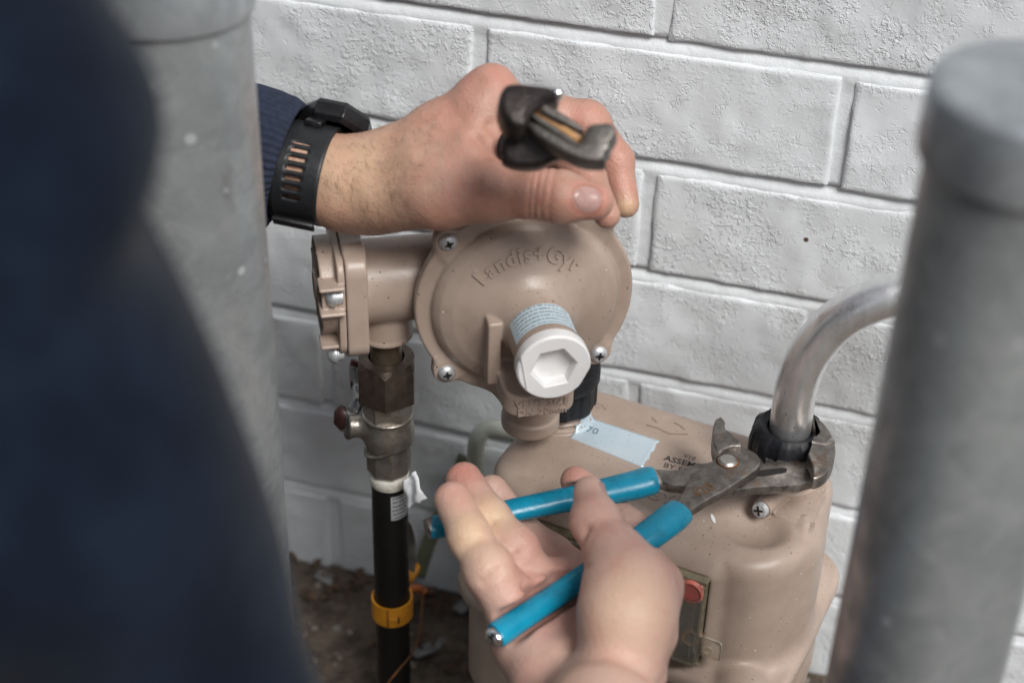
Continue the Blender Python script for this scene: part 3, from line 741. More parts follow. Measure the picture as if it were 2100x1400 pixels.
V, F = lathe([(.0043, -.009), (.0001, -.009)], 28, fr, cap=False); mk('bore', V, F, M_DARKHOLE, ho)
# ---- hanging PVC conduit behind the meter and pale strip
cv = thing('conduit', 'pale plastic conduit looping against the wall behind the beige meter', 'conduit', at(975, 1000, y=.925))
V, F = tube(spline([at(1085, 905, y=.93), at(1050, 885, y=.928), at(1000, 880, y=.925), at(978, 905, y=.92), at(976, 960, y=.92), at(985, 1040, y=.92), at(990, 1100, y=.925)], 8), .0065, 16); mk('tube', V, F, M_PVC, cv)
V, F = tube(spline([at(955, 935, y=.935), at(915, 1030, y=.93), at(880, 1110, y=.93), at(858, 1180, y=.93)], 6), [.006]*19, 10, squash=(V3(0, 1, 0), .3))
solo(mk('tie_strip', V, F, M_OLIVE, loc=at(900, 1070, y=.93)), 'pale green plastic strip slanting down the wall behind the pliers handle', 'strip')

# ================================================================== OUTLET PIPE, NUT
NZ0 = MZ+.0115; OW = xf(MF, [(OX, OY, 0)])[0]
NR = .0232
npipe = thing('outlet_pipe', 'bent bare aluminium pipe rising from the right end of the meter top', 'pipe', (OW[0], OW[1], MZ+.012))
pipe_pts = [V3(OW[0], OW[1], MZ+.014), V3(OW[0], OW[1], MZ+.040), at(1624, 850, y=OW[1]), at(1634, 790, y=OW[1]+.001), at(1660, 725, y=OW[1]+.004), at(1715, 660, y=OW[1]+.008), at(1785, 620, y=OW[1]+.012), at(1870, 598, y=OW[1]+.017), at(2000, 590, y=OW[1]+.024), at(2300, 620, y=OW[1]+.040)]
bx = V3(OW[0]-.001, OW[1], 0)
V, F = tube(spline(pipe_pts, 10), .0129, 40); mk('tube', V, F, M_ALU, npipe)
# nylon union nut: castellated, lathe with lobes
def nut_ring(c, R, h, lobes, n=144, inner=.0135, z0=0.):
    prof = [(inner, h*.62), (inner+.0008, h*.93), (R*.80, h), (R*.93, h*.90), (R, h*.62), (R, h*.1), (R*.985, 0), (inner+.004, 0)]
    V = []; F = []; m = len(prof)
    for i in range(n):
        a = 2*math.pi*i/n; lo = .5+.5*math.tanh(6*(math.cos(lobes*a)))
        for j, (r, z) in enumerate(prof):
            rr = r*(1+(.05*lo if 2 < j < 7 else 0)); V.append((rr*math.cos(a), rr*math.sin(a), z+z0))
    for i in range(n):
        for j in range(m-1): F.append((i*m+j, ((i+1) % n)*m+j, ((i+1) % n)*m+j+1, i*m+j+1))
    return xf(frame(c, X=(1, .3, 0), Z=(0, 0, 1)), V), F
V, F = nut_ring((OW[0], OW[1], NZ0), NR, .0305, 10); mk('union_nut', V, F, M_BLACKN, npipe, auto=45)
# the inlet nut under the regulator
IW = xf(MF, [(INX, INY, 0)])[0]

# ================================================================== GAS REGULATOR
C0 = at(1075, 612, d=1.0); RA = math.radians(28)
RU = V3(math.cos(RA), math.sin(RA), 0); RV = V3(math.sin(RA), -math.cos(RA), 0); RW = V3(0, 0, 1)
RF = np.eye(4); RF[:3, 0] = RU; RF[:3, 1] = RW; RF[:3, 2] = RV; RF[:3, 3] = C0    # local: right, up, towards the front
RI = np.linalg.inv(RF)
def rl(p): return xf(RI, p)[0]
def rplane(px, py, v=0.):
    """local place where a pixel's ray meets the plane at height v in front of the flange"""
    o = rl(V3(0, 0, CH)); q = rl(at(px, py, d=1.)); t = (v-o[2])/(q[2]-o[2]); return o+(q-o)*t
ears = [(-.0470, .0470), (-.0478, -.0452), (.0470, -.0425), (.0470, .0535)]
OUTV = (at(1142, 800, y=IW[1])-0)           # nut line of sight
FOOT = rl(at(1087, 872, z=MZ+.014)); 
RISER = xf(RF, [(-.080, 0, -.035)])[0]
prof_r = [(.0585, .003), (.0572, .0072), (.0535, .0110), (.0465, .0147), (.0385, .0176), (.0300, .0203), (.0240, .0228), (.0200, .0270)]
pr = np.array(prof_r)
def dome_h(rad): return np.interp(rad, pr[::-1, 0], pr[::-1, 1])
IN_L = rl(V3(IW[0], IW[1], MZ+.05))
def reg_f(P):
    U, W_, Vv = P[:, 0], P[:, 1], P[:, 2]
    r = np.hypot(U, W_)
    d = cyl(P, (0, 0, -.001), 2, .0672, .0042, .0016)
    for ex, ey in ears:
        e = cone(P, V3(ex*.80, ey*.80, -.001), V3(ex*1.00, ey*1.00, -.001), .011, .0090); e = smax(e, np.abs(Vv+.001)-.0042, .0016); d = smin(d, e, .006)
        e = smax(np.hypot(U-ex*1.01, W_-ey*1.01)-.0078, np.abs(Vv-.0015)-.0030, .001); d = smin(d, e, .002)
    dome = smax((Vv-dome_h(r))*.80, r-.0587, .004); dome = smax(dome, -Vv-.004, .001)
    d = smin(d, dome, .0022)
    tb = cyl(P, (.0015, .0005, .032), 2, .0195, .0322, .0012); d = smin(d, tb, .012)
    # rear body and lower chamber
    back = cyl(P, (0, 0, -.008), 2, .060, .007, .004); d = smin(d, back, .002)
    bk2 = cone(P, V3(0, 0, -.012), V3(0, 0, -.040), .040, .030); d = smin(d, bk2, .012)
    # outlet down to the union nut
    d = smin(d, chain(P, [V3(0, 0, -.038), V3(IN_L[0], -.045, IN_L[2]), V3(IN_L[0], -.066, IN_L[2])], [.026, .022, .019]), .01)
    # throat from under the flange to the round foot in front
    ft = V3(FOOT[0], FOOT[1]+.004, FOOT[2])
    th = chain(P, [V3(-.012, -.050, -.012), ft+V3(0, .020, 0), ft], [.019, .0168, .0165], .006)
    th = smax(th, -(W_-ft[1]), .001); d = smin(d, th, .006)
    d = smin(d, cyl(P, (ft[0], ft[1]+.0022, ft[2]), 1, .0186, .0050, .0018), .0015)
    d = smax(d, -(W_-(FOOT[1]-.0012)), .0005)
    # lug post beside the tube
    d = smin(d, box(P, V3(-.0245, -.016, .018), (.0040, .022, .015), .0012), .0015)
    # rounded shelf under the tube with the vent lettering
    q = P-V3(SH[0], SH[1], 0); a = SHA
    return smin(d, shelf_f(P), .0015)
s0 = rplane(1012, 706, .030); s1 = rplane(1105, 850, .058)
SH = (.0, 0.); SHA = 0.
def shelf_f(P):
    # plan: stadium in (u, v) from the dome outward, top at w=-.0285, dipping to the front
    U, W_, Vv = P[:, 0], P[:, 1], P[:, 2]
    cu, half, vend = -.0010, .0215, .0600
    qx = np.maximum(np.abs(U-cu)-(half-.012), 0); qy = np.maximum(Vv-(vend-.012), 0)
    plan = np.hypot(qx, qy)-.012; plan = np.maximum(plan, -.030-Vv+.025)
    top = W_+.0290; bot = -.0440-W_
    return smax(smax(plan, top, .0018), bot, .0018)
lo = (-.080, min(FOOT[1]-.006, -.10), -.075); hi = (.080, .074, .074)
V, F = sdf_mesh(reg_f, lo, hi, .00115, 1)
reg = thing('gas_regulator', 'beige round gas regulator with white vent plug, under the gloved-free hand with the watch'.replace('gloved-free ', 'bare '), 'regulator', xf(RF, [(0, -.06, -.02)])[0])
mk('diaphragm_cover', xf(RF, V), F, M_BEIGE, reg)
# side inlet block
UB, VB = -.080, -.035
def blk_f(P):
    U, W_, Vv = P[:, 0], P[:, 1], P[:, 2]
    d = cyl(P, (-.055, .0, VB), 0, .0262, .058, .004)
    d = smin(d, cyl(P, (UB, -.0165, VB), 1, .0166, .0240, .001), .003)
    d = smin(d, cyl(P, (UB, -.0385, VB), 1, .0172, .0015, .0008), .0008)
    # squarish end plate
    q = P-V3(-.1005, -.002, VB); a = np.maximum(np.abs(q[:, 1])-.024, 0); c = np.maximum(np.abs(q[:, 2])-.020, 0)
    pl = smax(np.hypot(a, c)-.0120, np.abs(q[:, 0])-.0065, .0012); d = smin(d, pl, .0012)
    for y_, z_ in ((.030, .014), (-.034, .012)):
        e = cyl(P, (-.1005, y_-.002, VB+z_), 0, .0085, .0062, .001); d = smin(d, e, .003)
    return d
V, F = sdf_mesh(blk_f, (-.112, -.050, VB-.036), (.012, .038, VB+.038), .0011, 1); mk('inlet_block', xf(RF, V), F, M_BEIGE, reg)
def cap_f(P):
    P = P-V3(.0060, 0, 0)
    U, W_, Vv = P[:, 0], P[:, 1], P[:, 2]
    q = P-V3(-.1155, -.002, VB); a = np.maximum(np.abs(q[:, 1])-.022, 0); c = np.maximum(np.abs(q[:, 2])-.019, 0)
    d = smax(np.hypot(a, c)-.0118, np.abs(q[:, 0])-.0022, .001)
    d = smin(d, cyl(P, (-.1215, .001, VB), 0, .0300, .0060, .001), .0015)
    d = smax(d, -cyl(P, (-.1290, .001, VB), 0, .0280, .0055, .0005), .0006)
    for k in range(8):
        a = k*math.pi/4+.3; e = cone(P, V3(-.127, .001+.010*math.cos(a), VB+.010*math.sin(a)), V3(-.127, .001+.029*math.cos(a), VB+.029*math.sin(a)), .0010, .0010); d = smin(d, e, .0008)
    d = smin(d, cyl(P, (-.1265, .001, VB), 0, .0095, .003, .0006), .001)
    d = smax(d, -cyl(P, (-.1305, .001, VB), 0, .0075, .004, .0004), .0006)
    # bolt lugs with side walls
    for y_, z_ in ((.0115, .0285), (-.034, .021)):
        for s in (-1, 1):
            d = smin(d, box(P, V3(-.1215, y_-.002+s*.0088, VB+z_), (.0075, .0012, .0075), .0005), .0008)
    return d
V, F = sdf_mesh(cap_f, (-.129, -.042, VB-.036), (-.104, .038, VB+.042), .0008, 1)
fc = mk('end_cap', xf(RF, V), F, M_BEIGE, reg)
V, F = lathe([(.0001, 0), (.0275, 0)], 40, RF @ frame((-.1178, .001, VB), Z=(-1, 0, 0)), cap=False); mk('vent_mesh', V, F, simple('dark_vent_mesh', (.045, .034, .028), .7, bump=.001, bs=600), fc)
# near-black ring between block and round body
V, F = lathe([(.019, -.004), (.030, -.004), (.030, .004), (.019, .004)], 40, RF @ frame((-.001, .004, -.056), Z=(1, 0, 0)), cap=False)
mk('dark_ring', V, F, M_DARKHOLE, reg)
# screws
SV, SF_ = lathe([(.0042, -.002), (.0042, .0003), (.0056, .0006), (.0055, .0016), (.0040, .0032), (.0022, .0038), (.0001, .0040)], 28, cap=False)
def slot_geo(z, L, wd, star=True):
    g = [rbox(L, wd, .0008, 0, frame((0, 0, z), X=(math.cos(a), math.sin(a), 0), Z=(0, 0, 1))) for a in (0.4, 0.4+math.pi/2)]
    g += [rbox(L*.62, wd*.6, .0007, 0, frame((0, 0, z), X=(math.cos(a), math.sin(a), 0), Z=(0, 0, 1))) for a in (0.4+math.pi/4, 0.4+3*math.pi/4)]
    return join(*g)
scr_me = None
for i, (ex, ey) in enumerate(ears):
    q = RF @ frame((ex*1.01, ey*1.01, .0045), X=(math.cos(i*1.3), math.sin(i*1.3), 0), Z=(0, 0, 1))
    o = mk('screw', xf(q, SV), SF_, M_ZINC, reg, auto=40)
    V, F = slot_geo(.0038, .0052, .0011); mk('slot', xf(q, V), F, M_DARKHOLE, o, smooth=False)
for y_, z_ in ((.0095, .0285), (-.0365, .021)):
    q = RF @ frame((-.1125, y_, VB+z_), Z=(-1, 0, 0)); mk('screw', xf(q, SV*np.array([1.12, 1.12, 1.7])), SF_, M_ZINC, reg, auto=40)
# white hex-socket plug in the vent
def plug():
    n = 48; zf, zb = .0745, .0655; V = []; F = []
    ro = [];
    for i in range(n):
        a = 2*math.pi*i/n; r = .0216
        fl = .0206/max(math.cos((a-math.radians(-25)+math.pi) % (2*math.pi)-math.pi), .3) if abs((a-math.radians(-25)+math.pi) % (2*math.pi)-math.pi) < .6 else 9
        ro.append((min(r, fl), a))
    def hexr(a): b = (a-math.radians(8)) % (math.pi/3)-math.pi/6; return .0118/math.cos(b)
    rings = [[(r*.985, zb) for r, a in ro], [(r, zb+.0008) for r, a in ro], [(r, zf-.0012) for r, a in ro], [(r*.955, zf) for r, a in ro],
             [(hexr(a)*1.05, zf) for r, a in ro], [(hexr(a)*.99, zf-.0006) for r, a in ro], [(hexr(a)*.96, zf-.0072) for r, a in ro], [(.0001, zf-.0075) for r, a in ro]]
    for rg in rings:
        for (r, z), (_, a) in zip(rg, ro): V.append((r*math.cos(a), r*math.sin(a), z))
    for j in range(len(rings)-1):
        for i in range(n): F.append((j*n+i, j*n+(i+1) % n, (j+1)*n+(i+1) % n, (j+1)*n+i))
    return V, F
V, F = plug(); V = np.array(V)+V3(.0015, .0005, 0); pg = mk('vent_plug', xf(RF, V), F, M_WHITE, reg, auto=35)
V, F = rbox(.0006, .024, .0008, 0, RF @ frame((-.0165, .0, .0745), X=(1, .18, 0), Z=(0, 0, 1))); mk('moulding_line', V, F, simple('grey_line', (.35, .37, .40), .5), pg, smooth=False)
# printed label wrapped on the tube
M_LAB = mat_label('printed_vent_label', (.56, .68, .74), (.14, .18, .24), 8, 55, 3)
def wrap_label(name, mtx, R, z0, z1, a0, a1, mat, parent, n=24, org=(0, 0)):
    V = []; F = []; uv = []
    for i in range(n+1):
        for j, z in enumerate((z0, z1)):
            a = a0+(a1-a0)*i/n; V.append((org[0]+R*math.cos(a), org[1]+R*math.sin(a), z)); uv.append((1-i/n, 1-j))
    for i in range(n): F.append((2*i, 2*i+2, 2*i+3, 2*i+1))
    o = mk(name, xf(mtx, V), F, mat, parent)
    l = o.data.uv_layers.new(name='UVMap')
    for p_ in o.data.polygons:
        for li in p_.loop_indices: l.data[li].uv = uv[o.data.loops[li].vertex_index]
    return o
wrap_label('vent_label', RF, .0198, .0300, .0580, math.radians(30), math.radians(160), M_LAB, reg, org=(.0015, .0005))
# raised maker's lettering, bent over the dome
TV, TF = text_mesh('Landis+Gyr', .0124, .001, .0003, 4, 1.10)
RT = .0395; ang = math.radians(94)-TV[:, 0]/RT*1.0; rr = RT+TV[:, 1]-.002
P2 = np.stack([rr*np.cos(ang), rr*np.sin(ang), np.zeros(len(ang))], 1)
T = trace(reg_f, P2, (0, 0, 1), back=.05, it=90, mx=.08); GN = np.stack([reg_f(T+np.eye(3)[i]*.001)-reg_f(T-np.eye(3)[i]*.001) for i in range(3)], 1); GN /= np.linalg.norm(GN, axis=1)[:, None]; T += GN*np.where(TV[:, 2] > 0, .0012, -.0015)[:, None]
mk('raised_lettering', xf(RF, T), TF, M_BEIGE, reg, smooth=False)
for s, w_, sz in (('VENT SIZE', -.0358, .0064), ('DN 20mm', -.0422, .0064)):
    TV, TF = text_mesh(s, sz, .001, .00012, 3, 1.1)
    P2 = np.stack([TV[:, 0]-.001, TV[:, 1]+w_, np.zeros(len(TV))], 1)
    T = P2.copy(); T[:, 2] = .0600+np.where(TV[:, 2] > 0, .0008, -.0006)
    mk('raised_lettering', xf(RF, T), TF, M_BEIGE, reg, smooth=False)
# black union nut at the inlet of the meter
V, F = nut_ring((IW[0], IW[1], MZ+.0115), .0232, .026, 8, inner=.012); nut2 = mk('union_nut', V, F, M_BLACKN, reg, auto=45)
V, F = lathe([(.0248, .030), (.0256, .032), (.0256, .040), (.0245, .042), (.013, .042)], 64, frame((IW[0], IW[1], MZ), Z=(0, 0, 1)), cap=False); mk('collar', V, F, M_BLACKN, nut2, auto=40)
V, F = lathe([(.017, .028), (.017, .085)], 40, frame((IW[0], IW[1], MZ), Z=(0, 0, 1))); mk('spigot', V, F, M_BEIGE, reg, auto=60)

# ================================================================== RISER WITH BALL VALVE
rx, ry = RISER[0], RISER[1]
def rz(py): return zat(rx, ry-.012, py)
riser = thing('gas_riser_pipe', 'black sheathed gas riser coming out of the soil left of the meter', 'pipe', (rx, ry, 0))
zb_ = rz(992)
V, F = lathe([(.0122, -.03)]+[(.0122, zb_*i/12) for i in range(1, 13)]+[(.0108, zb_+.0005)], 40, frame((rx, ry, 0), Z=(0, 0, 1))); mk('sheathed_pipe', V, F, M_BLACKPE, riser, auto=50)
zz1 = rz(993); V, F = lathe([(.0125, zz1-.0065), (.0132, zz1-.004), (.0134, zz1+.0005), (.0125, zz1+.002), (.011, zz1+.003)], 40, frame((rx, ry, 0), Z=(0, 0, 1)), cap=False); mk('sealing_ring', V, F, simple('off_white_sealant', (.55, .53, .47), .6, bump=.001), riser)
M_PIPELAB = mat_label('riser_label', (.42, .44, .46), (.05, .05, .06), 6, 26, 2)
cdir = math.atan2(-ry, -rx)
wrap_label('riser_label', frame((rx, ry, 0), X=(1, 0, 0), Z=(0, 0, 1)), .01235, rz(1066), rz(1018), cdir+.05, cdir+1.25, M_PIPELAB, riser, 16)
# amber identification ring
zo = rz(1262)
def ring_tag():
    V, F = lathe([(.0130, -.0085), (.0146, -.0085), (.0148, 0), (.0146, .0085), (.0130, .0085), (.0130, -.0085)], 48, frame((rx, ry, zo), X=(1, 0, 0), Z=(0, 0, 1)), cap=False); return V, F
V, F = ring_tag()
tag_ = thing('ring_tag', 'amber plastic marker ring clipped round the lower black riser', 'marker ring', (rx, ry, zo))
mk('ring', V, F, M_YELLOW, tag_, auto=40)
q = frame((rx, ry, zo), X=(math.cos(cdir), math.sin(cdir), 0), Z=(0, 0, 1))
for dz in (-.004, .001, .005): pass
V, F = rbox(.0012, .0014, .0165, .0003, q @ frame((.0147, -.0035, 0), X=(1, 0, 0), Z=(0, 0, 1))); mk('clip_seam', V, F, simple('amber_dark', (.30, .11, .01), .5), tag_)
V, F = rbox(.0018, .007, .0035, .0006, q @ frame((.0150, .0010, -.0005), X=(1, 0, 0), Z=(0, 0, 1))); mk('latch', V, F, M_YELLOW, tag_)
V, F = rbox(.0014, .0012, .005, .0003, q @ frame((.0156, .0042, -.0005), X=(1, 0, 0), Z=(0, 0, 1))); mk('latch_slot', V, F, M_DARKHOLE, tag_)
# orange flag tag and thread behind the riser
a_, b_ = at(838, 1190, y=.87), at(856, 1158, y=.88)
V, F = tube([a_, (a_+b_)/2, b_], [.0035, .0045, .0035], 10, squash=(V3(.5, 1, 0), .3))
solo(mk('cable_tie', V, F, M_YELLOW, loc=a_), 'amber plastic tie tail sticking up behind the black riser', 'cable tie')
V, F = tube(spline([at(868, 1200, y=.88), at(864, 1260, y=.86), at(858, 1310, y=.84), at(840, 1345, y=.80), at(815, 1375, y=.775), at(795, 1400, y=.77)], 6), .0009, 8)
solo(mk('tracer_wire', V, F, M_RUST, loc=at(868, 1200, y=.88)), 'thin rusty wire trailing down past the black riser', 'wire')
V, F = tube(spline([at(830, 1215, y=.87), at(845, 1205, y=.875), at(862, 1207, y=.88), at(872, 1215, y=.88)], 5), .0030, 10)
wc = thing('wire_connector', 'orange wire stub with dark connector behind the riser near the soil', 'connector', at(850, 1208, y=.88))
mk('stub', V, F, simple('orange_insulation', (.45, .13, .03), .5), wc)
V, F = tube([at(872, 1212, y=.885), at(893, 1213, y=.885)], .0042, 14); mk('connector_body', V, F, simple('dark_brown_plastic', (.05, .02, .013), .5), wc)
# ball valve
val = thing('ball_valve', 'nickel ball valve with big brown hexagon union nut on top of the black riser', 'valve', (rx, ry, rz(985)))
RFm = lambda z: frame((rx, ry, z), X=(math.cos(cdir), math.sin(cdir), 0), Z=(0, 0, 1))
def hexprof(name, rs, m, par, n=6, rot=0., mround=.0):
    """stack of (flat-radius, height, blend) rings: blend 1 = hexagon, 0 = round"""
    k = 72; V = []; F = []
    for r, z, bl in rs:
        for i in range(k):
            a = 2*math.pi*i/k; b_ = (a-rot) % (2*math.pi/n)-math.pi/n; h_ = r/math.cos(b_); V.append(((r*1.0*(1-bl)+h_*bl)*math.cos(a), (r*(1-bl)+h_*bl)*math.sin(a), z))
    for j in range(len(rs)-1):
        for i in range(k): F.append((j*k+i, j*k+(i+1) % k, (j+1)*k+(i+1) % k, (j+1)*k+i))
    F.append(tuple(range(k))[::-1]); 
    return mk(name, xf(RFm(0), V), F, m, par, auto=28)
ztop = rz(722); zn1 = rz(752); zn0 = rz(832)
def hexnut():
    k = 96; V = []; F = []; R = .0176; CR = R/math.cos(math.pi/6)
    rot = math.radians(-3)
    def hr(a): b_ = (a-rot) % (math.pi/3)-math.pi/6; return R/math.cos(b_)
    def top(a, s): # chamfer: corner drops
        return (hr(a)-R)/(CR-R)
    rows = [lambda a: (hr(a)*.985, zn0), lambda a: (hr(a), zn0+.0008), lambda a: (hr(a), zn1-.0008-.0045*top(a, 0)), lambda a: (min(hr(a), R*1.0), zn1), lambda a: (.0115, zn1+.0003), lambda a: (.0112, zn1-.006)]
    for f_ in rows:
        for i in range(k): a = 2*math.pi*i/k; r, z = f_(a); V.append((r*math.cos(a), r*math.sin(a), z))
    for j in range(len(rows)-1):
        for i in range(k): F.append((j*k+i, j*k+(i+1) % k, (j+1)*k+(i+1) % k, (j+1)*k+i))
    return V, F
V, F = hexnut(); mk('union_nut', xf(RFm(0), V), F, M_BROWNBRASS, val, auto=22)
V, F = lathe([(.0104, zn1-.008), (.0104, zn1+.001), (.0098, zn1+.003), (.0098, ztop+.004)], 40, RFm(0)); mk('threaded_pipe', V, F, M_PIPEBROWN, val, auto=40)
za, zb2, zc, zd, ze = rz(835), rz(868), rz(905), rz(925), rz(982)
hexprof('hexagon_collar', [(.0138, zb2-.001, 1), (.0140, zb2+.001, 1), (.0140, za+.0045, 1), (.0136, za+.006, .5)], M_NICKEL, val, 6, .5)
def vb_f(P):
    X, Y, Z = P[:, 0], P[:, 1], P[:, 2]
    d = cyl(P, (0, 0, (zb2+zd)/2), 2, .0158, (zb2-zd)/2, .0022)
    n_ = np.hypot(X, Y); d = smin(d, cyl(P, (0, 0, zb2-.0006), 2, .0166, .0011, .0008), .0006)
    # ball bulge, angled parting ridge
    d = smin(d, ell(P, V3(0, 0, zc), V3(.0168, .0168, .0150)), .004)
    tilt = Z-(zd+.001)-Y*.55*1.0
    d = smin(d, smax(n_-.0166, np.abs(tilt)-.0010, .0008), .0008)
    # stem boss to the left
    d = smin(d, cyl(P, (0, -.018, zb2-.010), 1, .0075, .007, .001), .004)
    return d
V, F = sdf_mesh(vb_f, (-.02, -.028, zd-.012), (.02, .02, zb2+.004), .0008, 1); mk('body', xf(RFm(0), V), F, M_NICKEL, val)
hexprof('lower_socket', [(.0128, ze, 1), (.0138, ze+.0015, 1), (.0138, zd-.001, 1), (.0146, zd+.001, .2)], M_NICKEL, val, 8, .15)
V, F = lathe([(.0022, 0), (.0030, .0003), (.0032, .0009), (.0028, .0012), (.0021, .0009)], 24, RFm(0) @ frame((.0146, -.0062, rz(912)-.0), X=(0, 0, 1), Z=(1, -.45, 0)), cap=False); mk('cast_emblem', V, F, M_NICKEL, val)
V, F = lathe([(.0045, 0), (.0050, .0003), (.0052, .0008), (.0047, .0010), (.0043, .0006)], 28, RFm(0) @ frame((.0143, -.0060, rz(912)-.0), X=(0, 0, 1), Z=(1, -.45, 0)), a0=.5, a1=5.6); mk('cast_emblem', V, F, M_NICKEL, val)
# stem clamp, lever and red sleeve
def VP(px, py, dy=0.): return at(px, py, y=ry+dy)
g = [rbox(.0105, .0085, .017, .0012, frame(VP(716, 862), X=(1, -.3, .3), Z=(.25, 0, 1)))]
V, F = join(*g); cl = mk('lever_clamp', V, F, simple('zinc_lever', (.33, .33, .33), .35, .8, var=.12), val, auto=40)
V, F = tube([VP(728, 884), VP(712, 893)], [.0035, .003], 14); mk('stem_nut', V, F, M_NICKEL, cl)
V, F = tube(spline([VP(722, 845), VP(735, 822, .006), VP(732, 800, .022), VP(727, 770, .028), VP(727, 752, .03)], 5), [.0045]*21, 12, squash=(V3(.3, 1, 0), .35)); mk('lever', V, F, cl.data.materials[0], val)
V, F = tube([VP(728, 795, .024), VP(727, 775, .029), VP(727, 752, .031), VP(728, 740, .031)], [.0036, .004, .004, .003], 14, squash=(V3(.3, 1, 0), .5)); mk('lever_sleeve', V, F, M_RED, val)
V, F = tube([VP(706, 838, -.001), VP(701, 850, -.001), VP(700, 868, -.001), VP(706, 880, -.001)], [.004, .0060, .0060, .0035], 16, squash=(V3(.3, 1, 0), .6)); mk('stop_cap', V, F, simple('dark_red_rubber', (.03, .011, .010), .5), val)
# white tape tail hanging off the joint
n1, n2 = 10, 7; V = []; F = []
c4 = [VP(826, 985, -.013), VP(850, 968, -.016), VP(872, 1028, -.022), VP(836, 1038, -.018)]
for i in range(n1+1):
    for j in range(n2+1):
        u, v = i/n1, j/n2; p_ = (c4[0]*(1-v)+c4[1]*v)*(1-u)+(c4[3]*(1-v)+c4[2]*v)*u; V.append(p_+V3(0, -.003, 0)*(math.sin(u*7+v*4)*.6+math.sin(v*9+u*2)*.4)+V3(.0006*math.sin(v*21), 0, .0006*math.sin(u*17+v*9)))
for i in range(n1):
    for j in range(n2): F.append((i*(n2+1)+j, (i+1)*(n2+1)+j, (i+1)*(n2+1)+j+1, i*(n2+1)+j+1))
o = mk('tape_tail', V, F, M_PAPER, loc=c4[0]); md = o.modifiers.new('t', 'SOLIDIFY'); md.thickness = .0006
solo(o, 'crumpled white thread tape tail hanging from the joint under the ball valve', 'tape')
V, F = tube(spline([at(838, 1068, y=ry+.01), at(842, 1100, y=ry+.03), at(846, 1140, y=ry+.03), at(843, 1168, y=ry+.03)], 5), [.0018, .003, .004, .005, .0055]+[.0055]*6+[.004]*5, 8, squash=(V3(.6, 1, 0), .2))
solo(mk('paper_tag', V, F, simple('grey_tag', (.17, .165, .15), .6), loc=at(842, 1100, y=ry+.03)), 'narrow grey tag hanging behind the right edge of the black riser', 'tag')

# ================================================================== PLIERS ON THE OUTLET NUT (steel plates lie level)
PZ = MZ+.0380
def pp(pts, z=PZ, sc=4.773, ox=1300, oy=840, fromzoom=True):
    out = []
    for x, y in pts:
        px, py = (ox+x/sc, oy+y/sc) if fromzoom else (x, y)
        q = at(px, py, z=z); out.append((q[0], q[1]))
    return out
def ccw(poly):
    a = sum(poly[i][0]*poly[(i+1) % len(poly)][1]-poly[(i+1) % len(poly)][0]*poly[i][1] for i in range(len(poly)))
    return poly if a > 0 else poly[::-1]
def round_poly(poly, it=1):
    for _ in range(it):
        o = []
        for i in range(len(poly)):
            a, b = np.array(poly[i]), np.array(poly[(i+1) % len(poly)]); o += [tuple(a*.8+b*.2), tuple(a*.2+b*.8)]
        poly = o
    return poly
pl = thing('pliers', 'tongue and groove pliers with bright blue grips clamped on the black outlet nut', 'pliers', at(1492, 948, z=PZ))
I4 = np.eye(4)
low = [(150, 575), (380, 588), (480, 578), (560, 545), (600, 528), (720, 516), (860, 470), (1100, 440), (1240, 470), (1275, 520), (1300, 500), (1295, 462), (1350, 480), (1385, 505), (1400, 492), (1418, 457), (1470, 485), (1508, 505), (1528, 488), (1548, 452), (1600, 480), (1642, 495), (1690, 430), (1740, 450), (1752, 520), (1760, 600), (1752, 690), (1600, 735), (1200, 752), (900, 795), (500, 745), (350, 728), (215, 684)]
prism('long_arm', ccw(pp(low, PZ-.0060)), PZ-.0125, PZ-.0060, M_STEEL, I4, pl, .0006, auto=38)
jaw = [(1700, 432), (1715, 395), (1738, 335), (1752, 290), (1760, 250), (1806, 215), (1775, 190), (1748, 140), (1744, 95), (1752, 58), (1800, 75), (1850, 115), (1900, 175), (1945, 250), (1972, 330), (1978, 400), (1965, 480), (1935, 555), (1880, 620), (1810, 660), (1750, 668), (1752, 600), (1742, 520)]
JT = MZ+.0438
prism('hook_jaw', ccw(round_poly(pp(jaw, JT))), JT-.0095, JT, M_STEEL, I4, pl, .0014, 3, auto=38)
rdg = [(1742, 300), (1800, 318), (1870, 325), (1950, 260), (1955, 250), (1968, 320), (1880, 345), (1790, 335), (1740, 332)]
prism('jaw_rib', ccw(pp(rdg, JT)), JT-.001, JT+.0010, M_STEEL, I4, pl, .0006, auto=38)
sl = [(1185, 645), (1190, 610), (1240, 592), (1330, 582), (1450, 568), (1490, 572), (1500, 595), (1480, 615), (1330, 640), (1240, 652)]
prism('adjusting_slot', ccw(round_poly(pp(sl, PZ-.0060))), PZ-.0066, PZ-.00575, M_DARKHOLE, I4, pl, 0, smooth=False)
upa = [(355, 945), (430, 880), (490, 770), (545, 680), (590, 612), (660, 560), (760, 500), (845, 440), (872, 395), (880, 370), (950, 345), (1045, 345), (1130, 382), (1205, 425), (1243, 480), (1240, 540), (1195, 585), (1050, 682), (900, 780), (700, 885), (575, 968), (500, 1045), (400, 1140), (330, 1085)]
prism('short_arm', ccw(round_poly(pp(upa, PZ+.0008))), PZ-.0056, PZ+.0008, M_STEEL, I4, pl, .0012, 3, auto=38)
upj = [(835, 425), (808, 395), (785, 340), (772, 285), (772, 190), (782, 130), (795, 88), (850, 58), (878, 85), (895, 112), (888, 150), (905, 192), (935, 205), (950, 222), (972, 232), (990, 255), (1012, 275), (1042, 297), (1048, 348), (960, 350), (880, 380)]
prism('short_jaw', ccw(pp(upj, PZ+.0032)), PZ-.010, PZ+.0032, M_STEEL, I4, pl, .0014, 3, auto=38)
pv = at(1492, 947, z=PZ)
